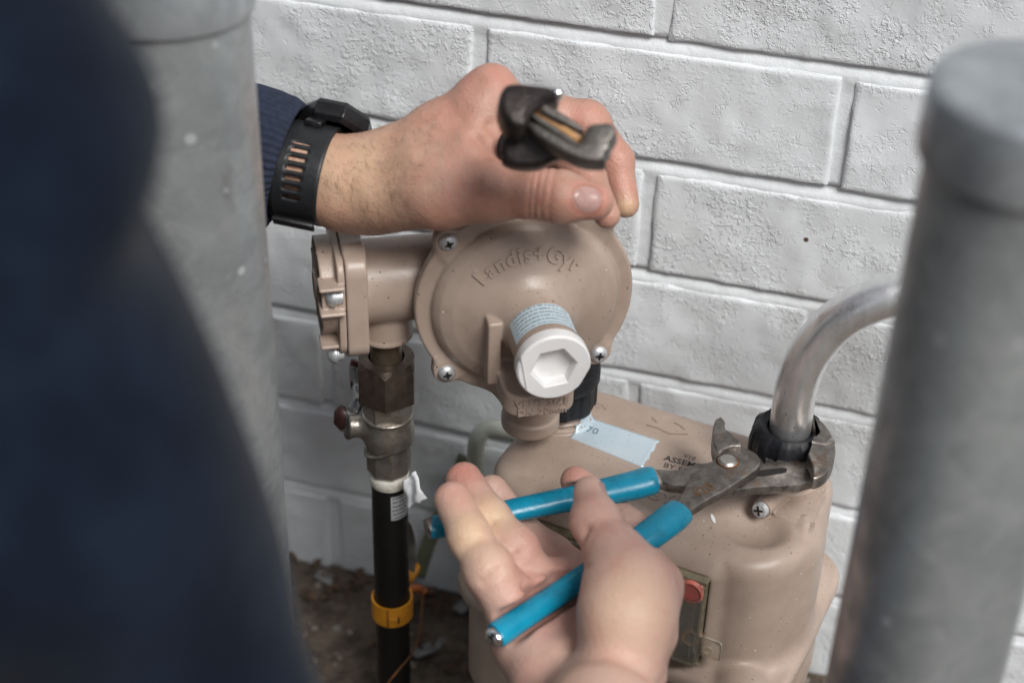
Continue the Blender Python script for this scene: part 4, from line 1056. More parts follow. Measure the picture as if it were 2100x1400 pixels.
V, F = lathe([(.0063, .0006), (.0061, .0012), (.0050, .0020), (.0046, .0024), (.0001, .0026)], 36, frame(pv, Z=(0, 0, 1)), cap=False); mk('pivot_bolt', V, F, simple('worn_rivet', (.42, .40, .38), .35, .9, var=.2, bump=.0003), pl, auto=40)
V, F = lathe([(.0058, .0013), (.0072, .00085), (.0064, .0011)], 36, frame(pv, Z=(0, 0, 1)), cap=False); mk('rust_ring', V, F, M_RUST, pl)
tv, tf = text_mesh('420', .0105, .001, .0002)
d_ = nrm((at(1470, 990, z=PZ)-at(1420, 1018, z=PZ))*V3(1, 1, 0)); n_ = np.array([-d_[1], d_[0], 0]); c_ = at(1440, 1006, z=PZ)
T = c_+tv[:, :1]*d_+(tv[:, 1:2]-.004)*n_; T[:, 2] = PZ+.0008+np.where(tv[:, 2] > 0, .00022, -.0004)
mk('stamped_number', T, tf, simple('rusty_stamping', (.17, .10, .055), .6, .4), pl, smooth=False)
def grip(name, path, z0s, rs, m, par, flat=.78):
    pts = [at(x, y, z=z) for (x, y), z in zip(path, z0s)]
    per = 6; sp_ = spline(pts, per); k = len(sp_); R = np.interp(np.linspace(0, 1, k), np.linspace(0, 1, len(rs)), rs)
    V, F = tube(sp_, R, 28, squash=(V3(0, 0, 1), flat)); return mk(name, V, F, m, par, auto=60), sp_
zh = PZ-.006
HA = [(1344, 983), (1330, 986), (1285, 998), (1200, 1016), (1100, 1036), (1000, 1057), (930, 1072), (893, 1080), (886, 1081)]
ZA = [zh, zh-.0003, zh-.0012, zh-.003, zh-.005, zh-.0068, zh-.0075, zh-.0075, zh-.0075]
grip('grip', HA, ZA, [.0088, .0100, .0098, .0086, .0080, .0077, .0077, .0078, .0074], M_BLUE, pl)
V, F = tube([at(905, 1078, z=zh-.0075), at(888, 1081, z=zh-.0075), at(876, 1084, z=zh-.0075)], [.0070, .0072, .0066], 20, squash=(V3(0, 0, 1), .8)); mk('handle_end', V, F, M_STEEL, pl, auto=50)
V, F = tube([at(1350, 982, z=zh), at(1330, 986, z=zh)], [.0070, .0070], 16, squash=(V3(0, 0, 1), .5)); mk('shank', V, F, M_STEEL, pl)
HB = [(1394, 1048), (1378, 1062), (1330, 1098), (1260, 1143), (1190, 1188), (1110, 1240), (1060, 1273), (1025, 1297), (1016, 1302)]
ZB = [zh+.0035, zh+.0030, zh+.0010, zh-.0020, zh-.0045, zh-.0055, zh-.0055, zh-.0055, zh-.0055]
grip('grip', HB, ZB, [.0090, .0098, .0095, .0082, .0076, .0073, .0075, .0079, .0076], M_BLUE, pl)
V, F = tube([at(1024, 1299, z=zh-.0055), at(1011, 1308, z=zh-.0055), at(1005, 1312, z=zh-.0055)], [.0064, .0060, .0036], 20, squash=(V3(0, 0, 1), .8)); mk('handle_end', V, F, M_BRIGHT, pl)

# ================================================================== SECOND TOOL IN THE UPPER HAND, HEAD TOWARDS THE CAMERA
tool = thing('cutting_pliers', 'blackened pliers gripped in the upper hand, open jaws pointing at the camera', 'pliers', at(1100, 260, d=.875))
def zp(pts): return [(980+x/4, 130+y/4) for x, y in pts]
def face_prism(name, pts, d, th, m, bev, par=tool, tilt=(0, 0), seg=3):
    o = at(1100, 260, d=d); zc = nrm(CM @ V3(tilt[0], tilt[1], 1.)); fm = frame(o, X=CM[:, 0], Z=zc); inv = np.linalg.inv(fm)
    poly = []
    for px, py in zp(pts):
        c0 = V3(0, 0, CH); r = at(px, py, d=1.)-c0; t = np.dot(o-c0, zc)/np.dot(r, zc); q = xf(inv, [c0+r*t])[0]; poly.append((q[0], q[1]))
    return prism(name, ccw(round_poly(poly)), -th, 0, m, fm, par, bev, seg, auto=50)
face_prism('upper_jaw', [(172, 330), (180, 240), (225, 165), (300, 148), (430, 160), (600, 180), (690, 215), (690, 250), (650, 278), (560, 315), (500, 350), (440, 395), (425, 470), (380, 525), (260, 490), (205, 420)], .805, .020, M_BLACKTOOL, .0035, tilt=(.1, .35))
face_prism('jaw_tip_highlight', [(605, 182), (660, 185), (715, 222), (690, 262), (640, 262), (600, 225)], .803, .010, M_BRIGHT, .002, tilt=(.1, .35))  # bright piece put in for the highlight on the end of the upper jaw
face_prism('lower_jaw', [(860, 600), (895, 510), (940, 490), (1095, 478), (1142, 545), (1120, 600), (1085, 640), (1080, 700), (1035, 735), (1045, 795), (960, 802), (860, 795), (740, 750), (600, 670), (470, 580), (390, 500), (430, 455), (700, 610), (820, 670)], .809, .014, M_GREYJAW, .002, tilt=(-.1, .3))
face_prism('liner', [(470, 400), (500, 372), (560, 400), (860, 560), (870, 600), (840, 650), (800, 655), (640, 540), (480, 440)], .814, .010, M_AMBER, .001)
face_prism('blade', [(440, 395), (468, 402), (810, 625), (815, 668), (780, 660), (436, 440)], .8095, .009, M_GREYJAW, .001, tilt=(0, .3))
face_prism('blade', [(510, 345), (560, 322), (870, 520), (872, 560), (840, 556), (520, 385)], .8105, .009, M_GREYJAW, .001, tilt=(0, .3))
face_prism('groove', [(490, 385), (520, 385), (720, 480), (740, 510), (700, 505), (500, 410)], .8120, .008, M_DARKHOLE, .0006)
face_prism('pivot_block', [(200, 300), (190, 450), (222, 560), (184, 650), (186, 760), (200, 812), (290, 850), (430, 862), (520, 850), (640, 790), (760, 760), (700, 640), (560, 500), (420, 400)], .829, .022, M_BLACKTOOL, .004)
def lerp(a, b, t): return a+(b-a)*t
V, F = tube(spline([at(1085, 290, d=.905), at(1070, 285, d=.93), at(1090, 262, d=.96), at(1085, 262, d=.985)], 5), [.014]*5+[.012]*5+[.0105]*6, 20, squash=(V3(1, 0, 0), .8)); mk('handle', V, F, M_BLACKTOOL, tool)
V, F = tube(spline([at(1050, 300, d=.905), at(1052, 310, d=.93), at(1075, 320, d=.96), at(1080, 320, d=.985)], 5), [.010]*16, 20, squash=(V3(1, 0, 0), .8)); mk('handle', V, F, M_BLACKTOOL, tool)

# ================================================================== THE PERSON
def A(px, py, d): return at(px, py, d=d)
def sd_line_crease(P, a, ax, w_, side=None):
    """gaussian ring around a finger axis point"""
    return np.exp(-((P-a)@nrm(ax)/w_)**2)
# ---------------- left hand (upper): back to the camera, thumb below, fingers round the dark tool
LWR = A(700, 378, .957)
L_idx = ([A(760, 342, .950), A(900, 272, .942), A(1002, 196, .935)], [.0175, .0160, .0142])
Lf = {
 'index': ([A(985, 210, .935), A(1060, 235, .938), A(1140, 290, .936), A(1203, 362, .928), A(1245, 441, .930)], [.0140, .0128, .0112, .0102, .0075]),
 'middle': ([A(1010, 215, .962), A(1120, 238, .962), A(1205, 252, .962), A(1262, 330, .958), A(1282, 418, .955)], [.0155, .0140, .0120, .0105, .0080]),
 'ring': ([A(1000, 240, .985), A(1120, 285, .995), A(1190, 300, .995), A(1225, 370, .985), A(1215, 420, .975)], [.015, .013, .0115, .0098, .0075]),
 'little': ([A(960, 270, 1.005), A(1080, 330, 1.015), A(1140, 345, 1.015), A(1160, 390, 1.0), A(1150, 415, .99)], [.013, .0115, .0100, .0088, .0070]),
}
L_th = ([A(800, 400, .942), A(905, 398, .925), A(1008, 396, .912), A(1100, 398, .905), A(1150, 404, .903), A(1222, 415, .904)], [.0200, .0190, .0152, .0130, .0136, .0100])
def left_hand(P):
    fs = None
    for k, (p, r) in Lf.items():
        c = chain(P, p, r, .004); fs = c if fs is None else smin(fs, c, .0012)
    # finger joint swells
    for c_, r_ in ((A(1205, 251, .961), .0128), (A(1141, 291, .935), .0118)): fs = smin(fs, np.linalg.norm(P-c_, axis=1)-r_, .004)
    palm = chain(P, *L_idx, .01)
    palm = smin(palm, chain(P, [A(745, 385, .955), A(880, 335, .965), A(1000, 228, .965)], [.0200, .0180, .0150]), .012)
    palm = smin(palm, chain(P, [A(760, 395, .975), A(880, 352, .985), A(1000, 260, .99)], [.0180, .0175, .015]), .012)
    palm = smin(palm, chain(P, [A(780, 405, .965), A(900, 390, .985), A(980, 320, 1.0)], [.018, .018, .014]), .012)
    palm = smin(palm, cone(P, LWR, A(860, 378, .950), .0232, .0215), .016)
    palm = smin(palm, np.linalg.norm(P-A(1010, 178, .936), axis=1)-.0125, .010)
    th = chain(P, *L_th, .006)
    palm = smin(palm, th, .012)
    # web between thumb and index
    palm = smin(palm, chain(P, [A(880, 350, .932), A(965, 318, .925), A(1000, 300, .926)], [.020, .0150, .0085]), .014)
    palm = smin(palm, chain(P, [A(985, 240, .930), A(1000, 300, .926), A(1020, 365, .915)], [.011, .0085, .0095]), .010)
    d = smin(palm, fs, .008)
    for pts_, w_, a_ in (([A(735, 345, .93), A(860, 352, .925), A(960, 375, .91)], .0030, .0011), ([A(760, 300, .935), A(880, 262, .925), A(985, 215, .92)], .0028, .0008),
                         ([A(770, 395, .925), A(850, 330, .925), A(905, 300, .925)], .0017, .0006), ([A(850, 330, .925), A(930, 318, .920)], .0016, .0006)):
        q = chain(P, pts_, [0.]*len(pts_), 0); palm = palm-a_*np.exp(-(q/(w_*2.0))**2)
    # forearm going back under the cuff
    d = smin(d, chain(P, [A(745, 385, .957), LWR, A(620, 345, .962), A(500, 315, .968)], [.0222, .0232, .0246, .0280], .006), .010)
    # creases of the thumb joint and tendon hollows
    tax = L_th[0][4]-L_th[0][3]
    for px, s, a_ in ((1092, .0010, .0007), (1104, .0009, .0011), (1118, .0009, .0009), (1136, .0010, .0008)):
        c_ = A(px, 398, .903); near = np.exp(-(np.linalg.norm(P-c_, axis=1)/.017)**4)
        d = d+a_*sd_line_crease(P, c_, tax+V3(0, 0, .0), s)*near
    for a_, b_, r_, dp in ((A(975, 290, .915), A(1010, 340, .915), .0030, .0028), (A(955, 255, .925), A(990, 180, .925), .0030, .0018), (A(1000, 262, .92), A(1018, 305, .92), .0026, .0022)):
        q = cone(P, a_, b_, 0, 0); d = d+dp*np.exp(-(q/(r_*1.6))**2)
    for a_, b_ in ((A(1205, 395, .92), A(1248, 380, .95)),): pass
    d = d+noise(P, 60, 1)*.0005
    return d
# ---------------- right hand (lower): palm up, thumb and fingers wrapped round the blue grips
def onA(t, dz=0.): # point on the axis of the far grip at pixel x
    xs = [p[0] for p in HA][::-1]; ys = [p[1] for p in HA][::-1]; return at(t, np.interp(t, xs, ys), z=zh)
f1 = [A(928, 1024, .930), A(962, 1100, .915), A(1003, 1170, .905), A(1052, 1245, .905)]
f2 = [A(951, 985, .955), A(1000, 1060, .935), A(1052, 1128, .925), A(1110, 1205, .925)]
f3 = [A(1008, 1006, .985), A(1063, 1086, .988), A(1130, 1142, .975), A(1200, 1200, .945)]
f4 = [A(1182, 986, .985), A(1238, 1035, .992), A(1288, 1090, .975), A(1290, 1160, .945)]
tR = [A(1208, 1008, .925), A(1218, 1070, .912), A(1262, 1140, .895), A(1295, 1215, .878)]
RW_ = A(1232, 1480, .835)
TOC = nrm(V3(0, 0, CH)-A(1120, 1180, .92))
HAP = [at(x, y, z=z) for (x, y), z in zip(HA, ZA)]; HBP = [at(x, y, z=z) for (x, y), z in zip(HB, ZB)]
def right_hand(P):
    fs = chain(P, f1, [.0106, .0118, .0128, .0150], .005)
    fs = smin(fs, chain(P, f2, [.0105, .0115, .0125, .0145], .005), .0014)
    g = chain(P, f3, [.0098, .0112, .0125, .0150], .005)
    g2 = chain(P, f4, [.0095, .0110, .0125, .0160], .005)
    back_ = smin(g, g2, .0014)
    cut = None
    for s_ in (0, .012, .026):
        c = chain(P, [q+TOC*s_ for q in HAP], [.0090]*len(HAP), .001); cut = c if cut is None else smin(cut, c, .002)
    back_ = smax(back_, -cut, .002)
    for c_, r_ in ((A(1003, 1168, .905), .0135), (A(1056, 1126, .925), .0132)): fs = smin(fs, np.linalg.norm(P-c_, axis=1)-r_, .005)
    # palm: pads under the fingers, hollow, little-finger side and heel
    palm = chain(P, [A(1064, 1232, .918), A(1085, 1300, .915), A(1128, 1385, .895)], [.0170, .0205, .0225], .01)
    palm = smin(palm, chain(P, [A(1125, 1200, .938), A(1150, 1280, .922), A(1175, 1380, .90)], [.0165, .0170, .0210], .01), .012)
    palm = smin(palm, chain(P, [A(1200, 1190, .95), A(1220, 1270, .93), A(1225, 1380, .90)], [.0165, .0170, .0210], .01), .012)
    palm = smin(palm, chain(P, [A(1285, 1160, .945), A(1290, 1250, .925), A(1280, 1380, .89)], [.0160, .0180, .0230], .01), .012)
    th = chain(P, tR, [.0088, .0118, .0160, .0215], .006)
    th = smin(th, np.linalg.norm(P-A(1222, 1062, .910), axis=1)-.0122, .006)
    ten = chain(P, [A(1290, 1205, .878), A(1285, 1262, .870), A(1278, 1345, .868)], [.0225, .0245, .0220], .01)
    th = smin(th, ten, .012)
    palm = smin(palm, chain(P, [A(1318, 1150, .915), A(1345, 1200, .895), A(1340, 1300, .885)], [.0120, .0125, .0135], .01), .010)
    palm = smax(palm, -cone(P, A(1120, 1235, .888), A(1175, 1215, .890), .0125, .0125), .012)
    d = smin(smin(fs, palm, .009), back_, .0014)
    cut = None
    for s_ in (0, .012, .026):
        c = chain(P, [q+TOC*s_ for q in HBP], [.0096]*len(HBP), .001); cut = c if cut is None else smin(cut, c, .002)
    d = smax(d, -cut, .003)
    d = smin(d, th, .0035)
    d = smin(d, chain(P, [A(1205, 1425, .880), RW_, A(1262, 1660, .765)], [.0250, .0275, .0340], .01), .012)
    # creases
    for a_, b_, w_, dp in ((A(1070, 1205, .90), A(1210, 1235, .925), .0017, .0026), (A(1020, 1268, .89), A(1130, 1222, .91), .0016, .0022), (A(1085, 1165, .91), A(1190, 1195, .93), .0015, .0020),
                           (A(1176, 1225, .88), A(1176, 1320, .88), .0022, .0022), (A(1176, 1320, .875), A(1235, 1368, .865), .0018, .0016), (A(1165, 1140, .90), A(1225, 1165, .88), .0016, .0014),
                           (A(940, 1125, .90), A(985, 1100, .90), .0012, .0019), (A(990, 1195, .89), A(1035, 1160, .89), .0013, .0018), (A(985, 1085, .92), A(1030, 1055, .92), .0012, .0019), (A(1035, 1160, .91), A(1080, 1125, .91), .0013, .0018), (A(1180, 1090, .895), A(1245, 1075, .90), .0012, .0014), (A(1185, 1102, .895), A(1250, 1088, .90), .0012, .0012), (A(1240, 1150, .88), A(1310, 1120, .90), .0018, .0016)):
        q = cone(P, a_, b_, 0, 0); d = d+dp*np.exp(-(q/(w_*2.2))**2)
    d = d+noise(P, 50, 2)*.0006
    return d
def bounds(P, pad): P = np.array(P); return P.min(0)-pad, P.max(0)+pad
allL = [p for v in Lf.values() for p in v[0]]+L_idx[0]+L_th[0]+[LWR, A(500, 315, .968)]
lo, hi = bounds(allL, .034); VL, FL = sdf_mesh(left_hand, lo, hi, .0011, 1)
allR = f1+f2+f3+f4+tR+[RW_, A(1262, 1660, .765)]
lo, hi = bounds(allR, .042); VR, FR = sdf_mesh(right_hand, lo, hi, .0011, 1)
# ---- trunk, head, arms and legs (mostly outside the frame), coarser
LSH = V3(-.640, .560, .735); RSH = V3(-.335, .265, .745); LEL = V3(-.66, .80, .52); REL = A(720, 2600, .56)
NECK = V3(-.50, .40, .84); HEAD = V3(-.455, .455, .985); PEL = V3(-.72, .10, .27)
FD = nrm(V3(.62, .78, 0))                                          # facing direction
LWF = A(500, 315, .968); RWF = A(1258, 1640, .770)
LHIP, RHIP = PEL+V3(-.07, .09, 0), PEL+V3(.07, -.09, 0)
LKN, RKN = V3(-.62, .50, .10), V3(-.46, .16, .10); LAN, RAN = V3(-.88, .22, .07), V3(-.80, -.12, .07)
SHO = A(-235, 440, .445); SHM = A(-125, 760, .455); ELB = A(10, 1150, .50)
def torso(P, ex=0.):
    mid = (LSH+RSH)/2
    d = chain(P, [PEL, (PEL+mid)/2+FD*.0, mid-V3(0, 0, .10)], [.145+ex, .140+ex, .145+ex], .05)
    d = smin(d, cone(P, LSH-V3(0, 0, .02), RSH-V3(0, 0, .02), .062+ex, .052+ex), .06)
    return d
def body_f(P):
    d = torso(P, -.012)
    d = smin(d, chain(P, [LSH, LEL, LWF], [.050, .041, .029], .02), .03)
    d = smin(d, chain(P, [RSH, SHO, SHM, ELB, REL, RWF], [.046, .046, .045, .044, .041, .034], .02), .03)
    d = smin(d, cone(P, NECK-V3(.03, .03, .06), HEAD-V3(.01, .01, .03), .062, .055), .03)
    hl = P-HEAD; hf = hl@FD; hz = hl[:, 2]; hs = hl@V3(FD[1], -FD[0], 0)
    Q = np.stack([hs, hf, hz], 1)
    hd = ell(Q, V3(0, 0, .035), V3(.076, .096, .090)); hd = smin(hd, ell(Q, V3(0, .035, -.045), V3(.054, .055, .062)), .03)
    hd = smin(hd, cone(Q, V3(0, .090, .02), V3(0, .116, -.018), .007, .012), .012)                 # nose
    for s in (-1, 1):
        hd = smax(hd, -ell(Q, V3(s*.031, .100, .018), V3(.014, .012, .009)), .010); hd = smin(hd, ell(Q, V3(s*.031, .083, .016), V3(.0125, .0125, .0115)), .001)
        e = smax(ell(Q, V3(s*.079, -.005, .0), V3(.010, .022, .032)), -ell(Q, V3(s*.092, .0, .0), V3(.008, .013, .022)), .004); hd = smin(hd, e, .004)
    hd = smin(hd, ell(Q, V3(0, .090, -.052), V3(.024, .012, .006)), .006); hd = smin(hd, ell(Q, V3(0, .087, -.064), V3(.021, .012, .006)), .006)
    d = smin(d, hd, .02)
    for h_, k_, a_ in ((LHIP, LKN, LAN), (RHIP, RKN, RAN)):
        d = smin(d, chain(P, [h_, k_, a_], [.085, .062, .040], .02), .04)
    return d
Vb, Fb = sdf_mesh(body_f, (-1.05, -.28, -.02), (.02, .97, 1.13), .011, 1)
# drop the coarse wrists where the fine hands take over
def cutw(V, F, c, ax):
    k = ((V-c)@nrm(ax) > 0) & (np.linalg.norm(V-c, axis=1) < .10); return F[~k[F].any(1)]
Fb = cutw(Vb, Fb, LWF-nrm(LWR-LWF)*.02, LWR-LWF); Fb = cutw(Vb, Fb, RWF-nrm(RW_-RWF)*.02, RW_-RWF)
nL, nR = len(VL), len(VR)
VA = np.concatenate([VL, VR, Vb]); FA = np.concatenate([FL, FR+nL, Fb+nL+nR])
toc = nrm(V3(0, 0, CH)-A(1200, 410, .9))
person = thing('person', 'person in navy workwear kneeling at the left, working the pliers with bare hands', 'person', (PEL[0], PEL[1], 0))
body = mk('body', VA, FA, M_SKIN, person)
tone = np.zeros((len(VA), 4), np.float32); tone[:, 3] = 1
def blob(c, r, a, ch=0): tone[:, ch] = np.maximum(tone[:, ch], a*np.exp(-(np.linalg.norm(VA-c, axis=1)/r)**2))
def line(a_, b_, r, a, ch=2): tone[:, ch] = np.maximum(tone[:, ch], a*np.exp(-(cone(VA, a_, b_, 0, 0)/r)**2))
for c_, r_, a_ in ((A(1240, 445, .92), .012, .55), (A(1282, 430, .94), .012, .15), (A(1215, 412, .89), .016, .45), (A(1110, 398, .89), .018, .40), (A(1010, 165, .92), .022, .55), (A(1205, 240, .95), .016, .5), (A(985, 390, .90), .022, .35), (A(1265, 335, .945), .012, .45), (A(1180, 345, .92), .018, .5),
                   (A(945, 962, .945), .015, .85), (A(925, 1015, .918), .012, .25), (A(1180, 975, .975), .016, .7), (A(1215, 1085, .90), .018, .35), (A(1110, 1240, .905), .022, .75), (A(1165, 1165, .93), .022, .65), (A(1345, 1150, .89), .03, .35), (A(1070, 1180, .905), .013, .4), (A(1090, 1130, .92), .014, .5), (A(1150, 1110, .95), .02, .5), (A(1065, 1350, .86), .018, .55), (A(1160, 1340, .84), .010, .55)): blob(c_, r_, a_*(.6 if c_[2] > .40 else 1))
for c_, r_, a_ in ((A(1283, 435, .945), .008, .8), (A(960, 1090, .905), .014, .75), (A(1010, 1060, .925), .013, .75), (A(1005, 1150, .90), .010, .5), (A(1290, 1240, .84), .024, .45), (A(1120, 1345, .84), .020, .55), (A(740, 360, .93), .03, .5), (A(690, 340, .93), .03, .45)): blob(c_, r_, a_, 1)
for a_, b_, r_, w_ in ((A(1092, 372, .89), A(1090, 430, .892), .0009, .45), (A(1110, 362, .89), A(1102, 435, .892), .0010, .75), (A(1130, 365, .89), A(1122, 430, .892), .0008, .5), (A(1145, 385, .89), A(1140, 425, .892), .0007, .35), (A(1238, 345, .94), A(1252, 338, .945), .0009, .5), (A(975, 290, .905), A(1012, 338, .905), .0012, .5),
                       (A(1240, 352, .935), A(1262, 440, .94), .0012, .4), (A(1100, 1165, .91), A(1175, 1210, .925), .0016, .6), (A(1070, 1208, .895), A(1210, 1235, .92), .0016, .6), (A(1180, 1225, .85), A(1172, 1330, .83), .0022, .55), (A(940, 1112, .90), A(985, 1092, .90), .0010, .5), (A(990, 1195, .89), A(1035, 1160, .89), .0012, .45), (A(985, 1075, .92), A(1030, 1050, .92), .0010, .5), (A(1035, 1155, .91), A(1080, 1122, .91), .0012, .45), (A(1020, 1268, .89), A(1130, 1222, .91), .0014, .55), (A(1180, 1090, .895), A(1245, 1075, .90), .0010, .45), (A(1170, 1330, .87), A(1235, 1375, .86), .0018, .5), (A(1165, 1140, .89), A(1225, 1165, .87), .0018, .5), (A(960, 1005, .935), A(1090, 1165, .905), .0014, .35)): line(a_, b_, r_, w_)
for c0_, ax0, out0, L0, W0 in ((A(1203, 409, .895), L_th[0][5]-L_th[0][4], toc+CM[:, 1]*.06, .0158, .0142),):
    ax0 = nrm(ax0); out0 = nrm(out0-ax0*np.dot(out0, ax0)); s0_ = np.cross(ax0, out0); q = VA-c0_; u_, v_, o_ = q@ax0/(L0/2), q@s0_/(W0/2), q@out0
    rr_ = (np.abs(u_)**2.6+np.abs(v_)**2.6)**(1/2.6); tone[:, 2] = np.maximum(tone[:, 2], .75*np.exp(-((rr_-1.06)/.10)**2)*(np.abs(o_) < .012)); tone[:, 0] = np.maximum(tone[:, 0], .5*np.exp(-((rr_-1.25)/.3)**2)*(np.abs(o_) < .012))
at2 = body.data.attributes.new('palm', 'FLOAT_COLOR', 'POINT'); pm = np.zeros((len(VA), 4), np.float32); pm[nL:nL+nR] = 1; at2.data.foreach_set('color', pm.ravel())
att = body.data.attributes.new('tone', 'FLOAT_COLOR', 'POINT'); att.data.foreach_set('color', tone.ravel())
# ---- nails
def nail(name, f, c_, axis, out, L, W_, m=M_NAIL):
    axis = nrm(axis); out = nrm(out-axis*np.dot(out, axis)); sd_ = np.cross(axis, out); P = []; F = []; n, k = 12, 8; tt = []
    for i in range(n+1):
        for j in range(k+1):
            u = i/n*2-1; v = j/k*2-1; wdt = W_/2*(1-abs(u)**4*.35) if u > 0 else W_/2*(1-abs(u)**3*.55)
            P.append(c_+axis*u*L/2*(1-.18*v*v if u > 0 else 1-.25*v*v)+sd_*v*wdt); tt.append(max(abs(u), abs(v)))
    T = trace(f, np.array(P), out, back=.015, mx=.04); tt = np.array(tt)
    T = T+out*(.00055-.0010*np.clip(tt-.8, 0, 1)*5*.6)[:, None]
    F = [(i*(k+1)+j, i*(k+1)+j+1, (i+1)*(k+1)+j+1, (i+1)*(k+1)+j) for i in range(n) for j in range(k)]
    return mk(name, T, F, m, person)
nail('thumbnail', left_hand, A(1203, 409, .895), L_th[0][5]-L_th[0][4], toc+CM[:, 1]*.06, .0158, .0142)
nail('thumbnail', right_hand, tR[0]+(CM[:, 0]*.85+CM[:, 2]*.5)*.0088+nrm(tR[0]-tR[1])*.001, tR[0]-tR[1], CM[:, 0]*.85+CM[:, 2]*.5, .012, .0095)
# ---- fine dark hairs on the wrist and back of the hand
hv = []; hf = []; cnt = 0
ix = np.where((VA[:nL, 0] < A(900, 300, .93)[0]) & (VA[:nL, 0] > A(668, 300, .93)[0]))[0]
me = body.data; nn = np.zeros(len(VA)*3, np.float32); me.vertices.foreach_get('normal', nn) if False else None
G = np.stack([left_hand(VL[ix]+np.eye(3)[i]*.001)-left_hand(VL[ix]-np.eye(3)[i]*.001) for i in range(3)], 1); G /= np.linalg.norm(G, axis=1)[:, None]
vis = (G@toc > -.25); ix = ix[vis]; G = G[vis]; sel = rng.choice(len(ix), min(700, len(ix)), replace=False)
hdir = nrm(CM[:, 0]*.6-CM[:, 1]*.8)
for s in sel:
    p = VL[ix[s]]; n_ = G[s]; t_ = nrm(hdir+rng.normal(0, .45, 3)); t_ = nrm(t_-n_*np.dot(t_, n_)); L = rng.uniform(.004, .009); wv_ = np.cross(n_, t_)*.000055
    q = [p-n_*.0003, p+t_*L*.4+n_*L*.22, p+t_*L+n_*L*.15]
    hv += [q[0]-wv_, q[0]+wv_, q[1]-wv_, q[1]+wv_, q[2]]; hf += [(cnt, cnt+1, cnt+3, cnt+2), (cnt+2, cnt+3, cnt+4)]; cnt += 5
o = mk('arm_hair', hv, hf, simple('dark_arm_hair', (.035, .02, .013), .6), person); o['kind'] = 'stuff'
# ---- clothes
FCUFF = A(604, 340, .963)
def fold(P): return np.sin((P@V3(26, 4, 34))+noise(P, 6, 15)*2.6)*.0055+np.sin((P@V3(58, 16, 74))+noise(P, 9, 25)*3.0)*.0030+(np.sin((P@V3(22, 10, 38))+noise(P, 8, 5)*2.2)*.5+np.sin((P@V3(-30, 24, 18))+noise(P, 10, 6)*2.5)*.35)*.006+noise(P, 12, 8)*.004
CW = A(1205, 1440, .79)
def jacket_f(P):
    d = torso(P, .012)
    d = smin(d, chain(P, [LSH, LEL, LWF-nrm(LWR-LWF)*.07, LWF-nrm(LWR-LWF)*.052], [.062, .056, .042, .040], .02), .03)
    ra = chain(P, [RSH, A(-490, 60, .43), SHO, SHM, ELB, REL, A(1250, 1760, .735)], [.070, .070, .070, .070, .068, .060, .046], .02)
    d = smin(d, ra, .03)
    d = smin(d, cone(P, NECK-V3(.03, .03, .07), NECK+V3(-.01, -.01, -.015), .080, .072), .02)
    d = smax(d, -cone(P, NECK-V3(.03, .03, .07), NECK+V3(.02, .02, .08), .060, .066), .006)
    return d+fold(P)
Vj, Fj = sdf_mesh(jacket_f, (-1.0, -.12, .10), (.06, .98, .97), .007, 1)
mk('jacket', Vj, Fj, M_CLOTH, person)
def trousers_f(P):
    d = cone(P, PEL-V3(0, 0, .02), PEL+V3(0, 0, .05), .160, .158)
    for h_, k_, a_ in ((LHIP, LKN, LAN), (RHIP, RKN, RAN)): d = smin(d, chain(P, [h_, k_, a_+(k_-a_)*.1], [.100, .078, .060], .02), .04)
    return smax(d+fold(P)*.8, .003-P[:, 2], .004)
Vj, Fj = sdf_mesh(trousers_f, (-1.12, -.30, 0), (-.30, .62, .50), .011, 1); mk('trousers', Vj, Fj, simple('charcoal_work_trousers', (.02, .022, .026), .85), person)
for a_, k_ in ((LAN, LKN), (RAN, RKN)):
    V, F = tube(spline([a_+V3(0, 0, .04), a_+V3(0, 0, -.02)-nrm(a_-k_)*0, a_-FD*.09+V3(0, 0, -.025)], 6), [.046]*6+[.05]*7, 20); mk('boot', V, F, simple('brown_boot_leather', (.05, .03, .02), .6), person)
def hair_f(P):
    hl = P-HEAD; Q = np.stack([hl@V3(FD[1], -FD[0], 0), hl@FD, hl[:, 2]], 1)
    return smax(ell(Q, V3(0, -.006, .045), V3(.082, .100, .092)), Q[:, 1]*.8-Q[:, 2]-.0+.005, .01)+noise(P, 90, 3)*.002
Vj, Fj = sdf_mesh(hair_f, HEAD-.13, HEAD+.16, .005, 1); mk('hair', Vj, Fj, simple('short_brown_hair', (.04, .025, .015), .6, bump=.002, bs=300), person)
# ribbed knit cuff of the left sleeve, real ribs
def rib_cuff(pts, R, nr, amp, m, name, flat=None, na=240):
    sp_ = spline(pts, 12); k = len(sp_); Rr = np.interp(np.linspace(0, 1, k), np.linspace(0, 1, len(R)), R)
    V, F = tube(sp_, Rr, na, cap=False, squash=flat); V = V.reshape(k, na, 3); c_ = np.array(sp_)[:, None, :]
    a = np.arange(na)/na*nr*2*math.pi; s = 1+(amp*(np.abs(np.cos(a/2))-.6))[None, :, None]/Rr[:, None, None]*1.0
    V = (c_+(V-c_)*s).reshape(-1, 3)
    n0 = len(V); inn = V.reshape(k, na, 3)[-1]; end = sp_[-1]; V = np.concatenate([V, end+(inn-end)*.90-nrm(sp_[-1]-sp_[-2])*.006]); F = list(F)
    for j in range(na): F.append(((k-1)*na+j, (k-1)*na+(j+1) % na, n0+(j+1) % na, n0+j))
    return mk(name, V, F, m, person)
M_KNIT = simple('navy_rib_knit', (.013, .020, .042), .9, var=.25, vs=300, bump=.0006, bs=1500)
rib_cuff([A(400, 290, .967), A(460, 304, .966), A(505, 316, .966), A(545, 327, .965), A(575, 334, .965), A(588, 338, .965)], [.0400, .0400, .0405, .0400, .0385, .0345], 56, .0026, M_KNIT, 'knit_cuff')
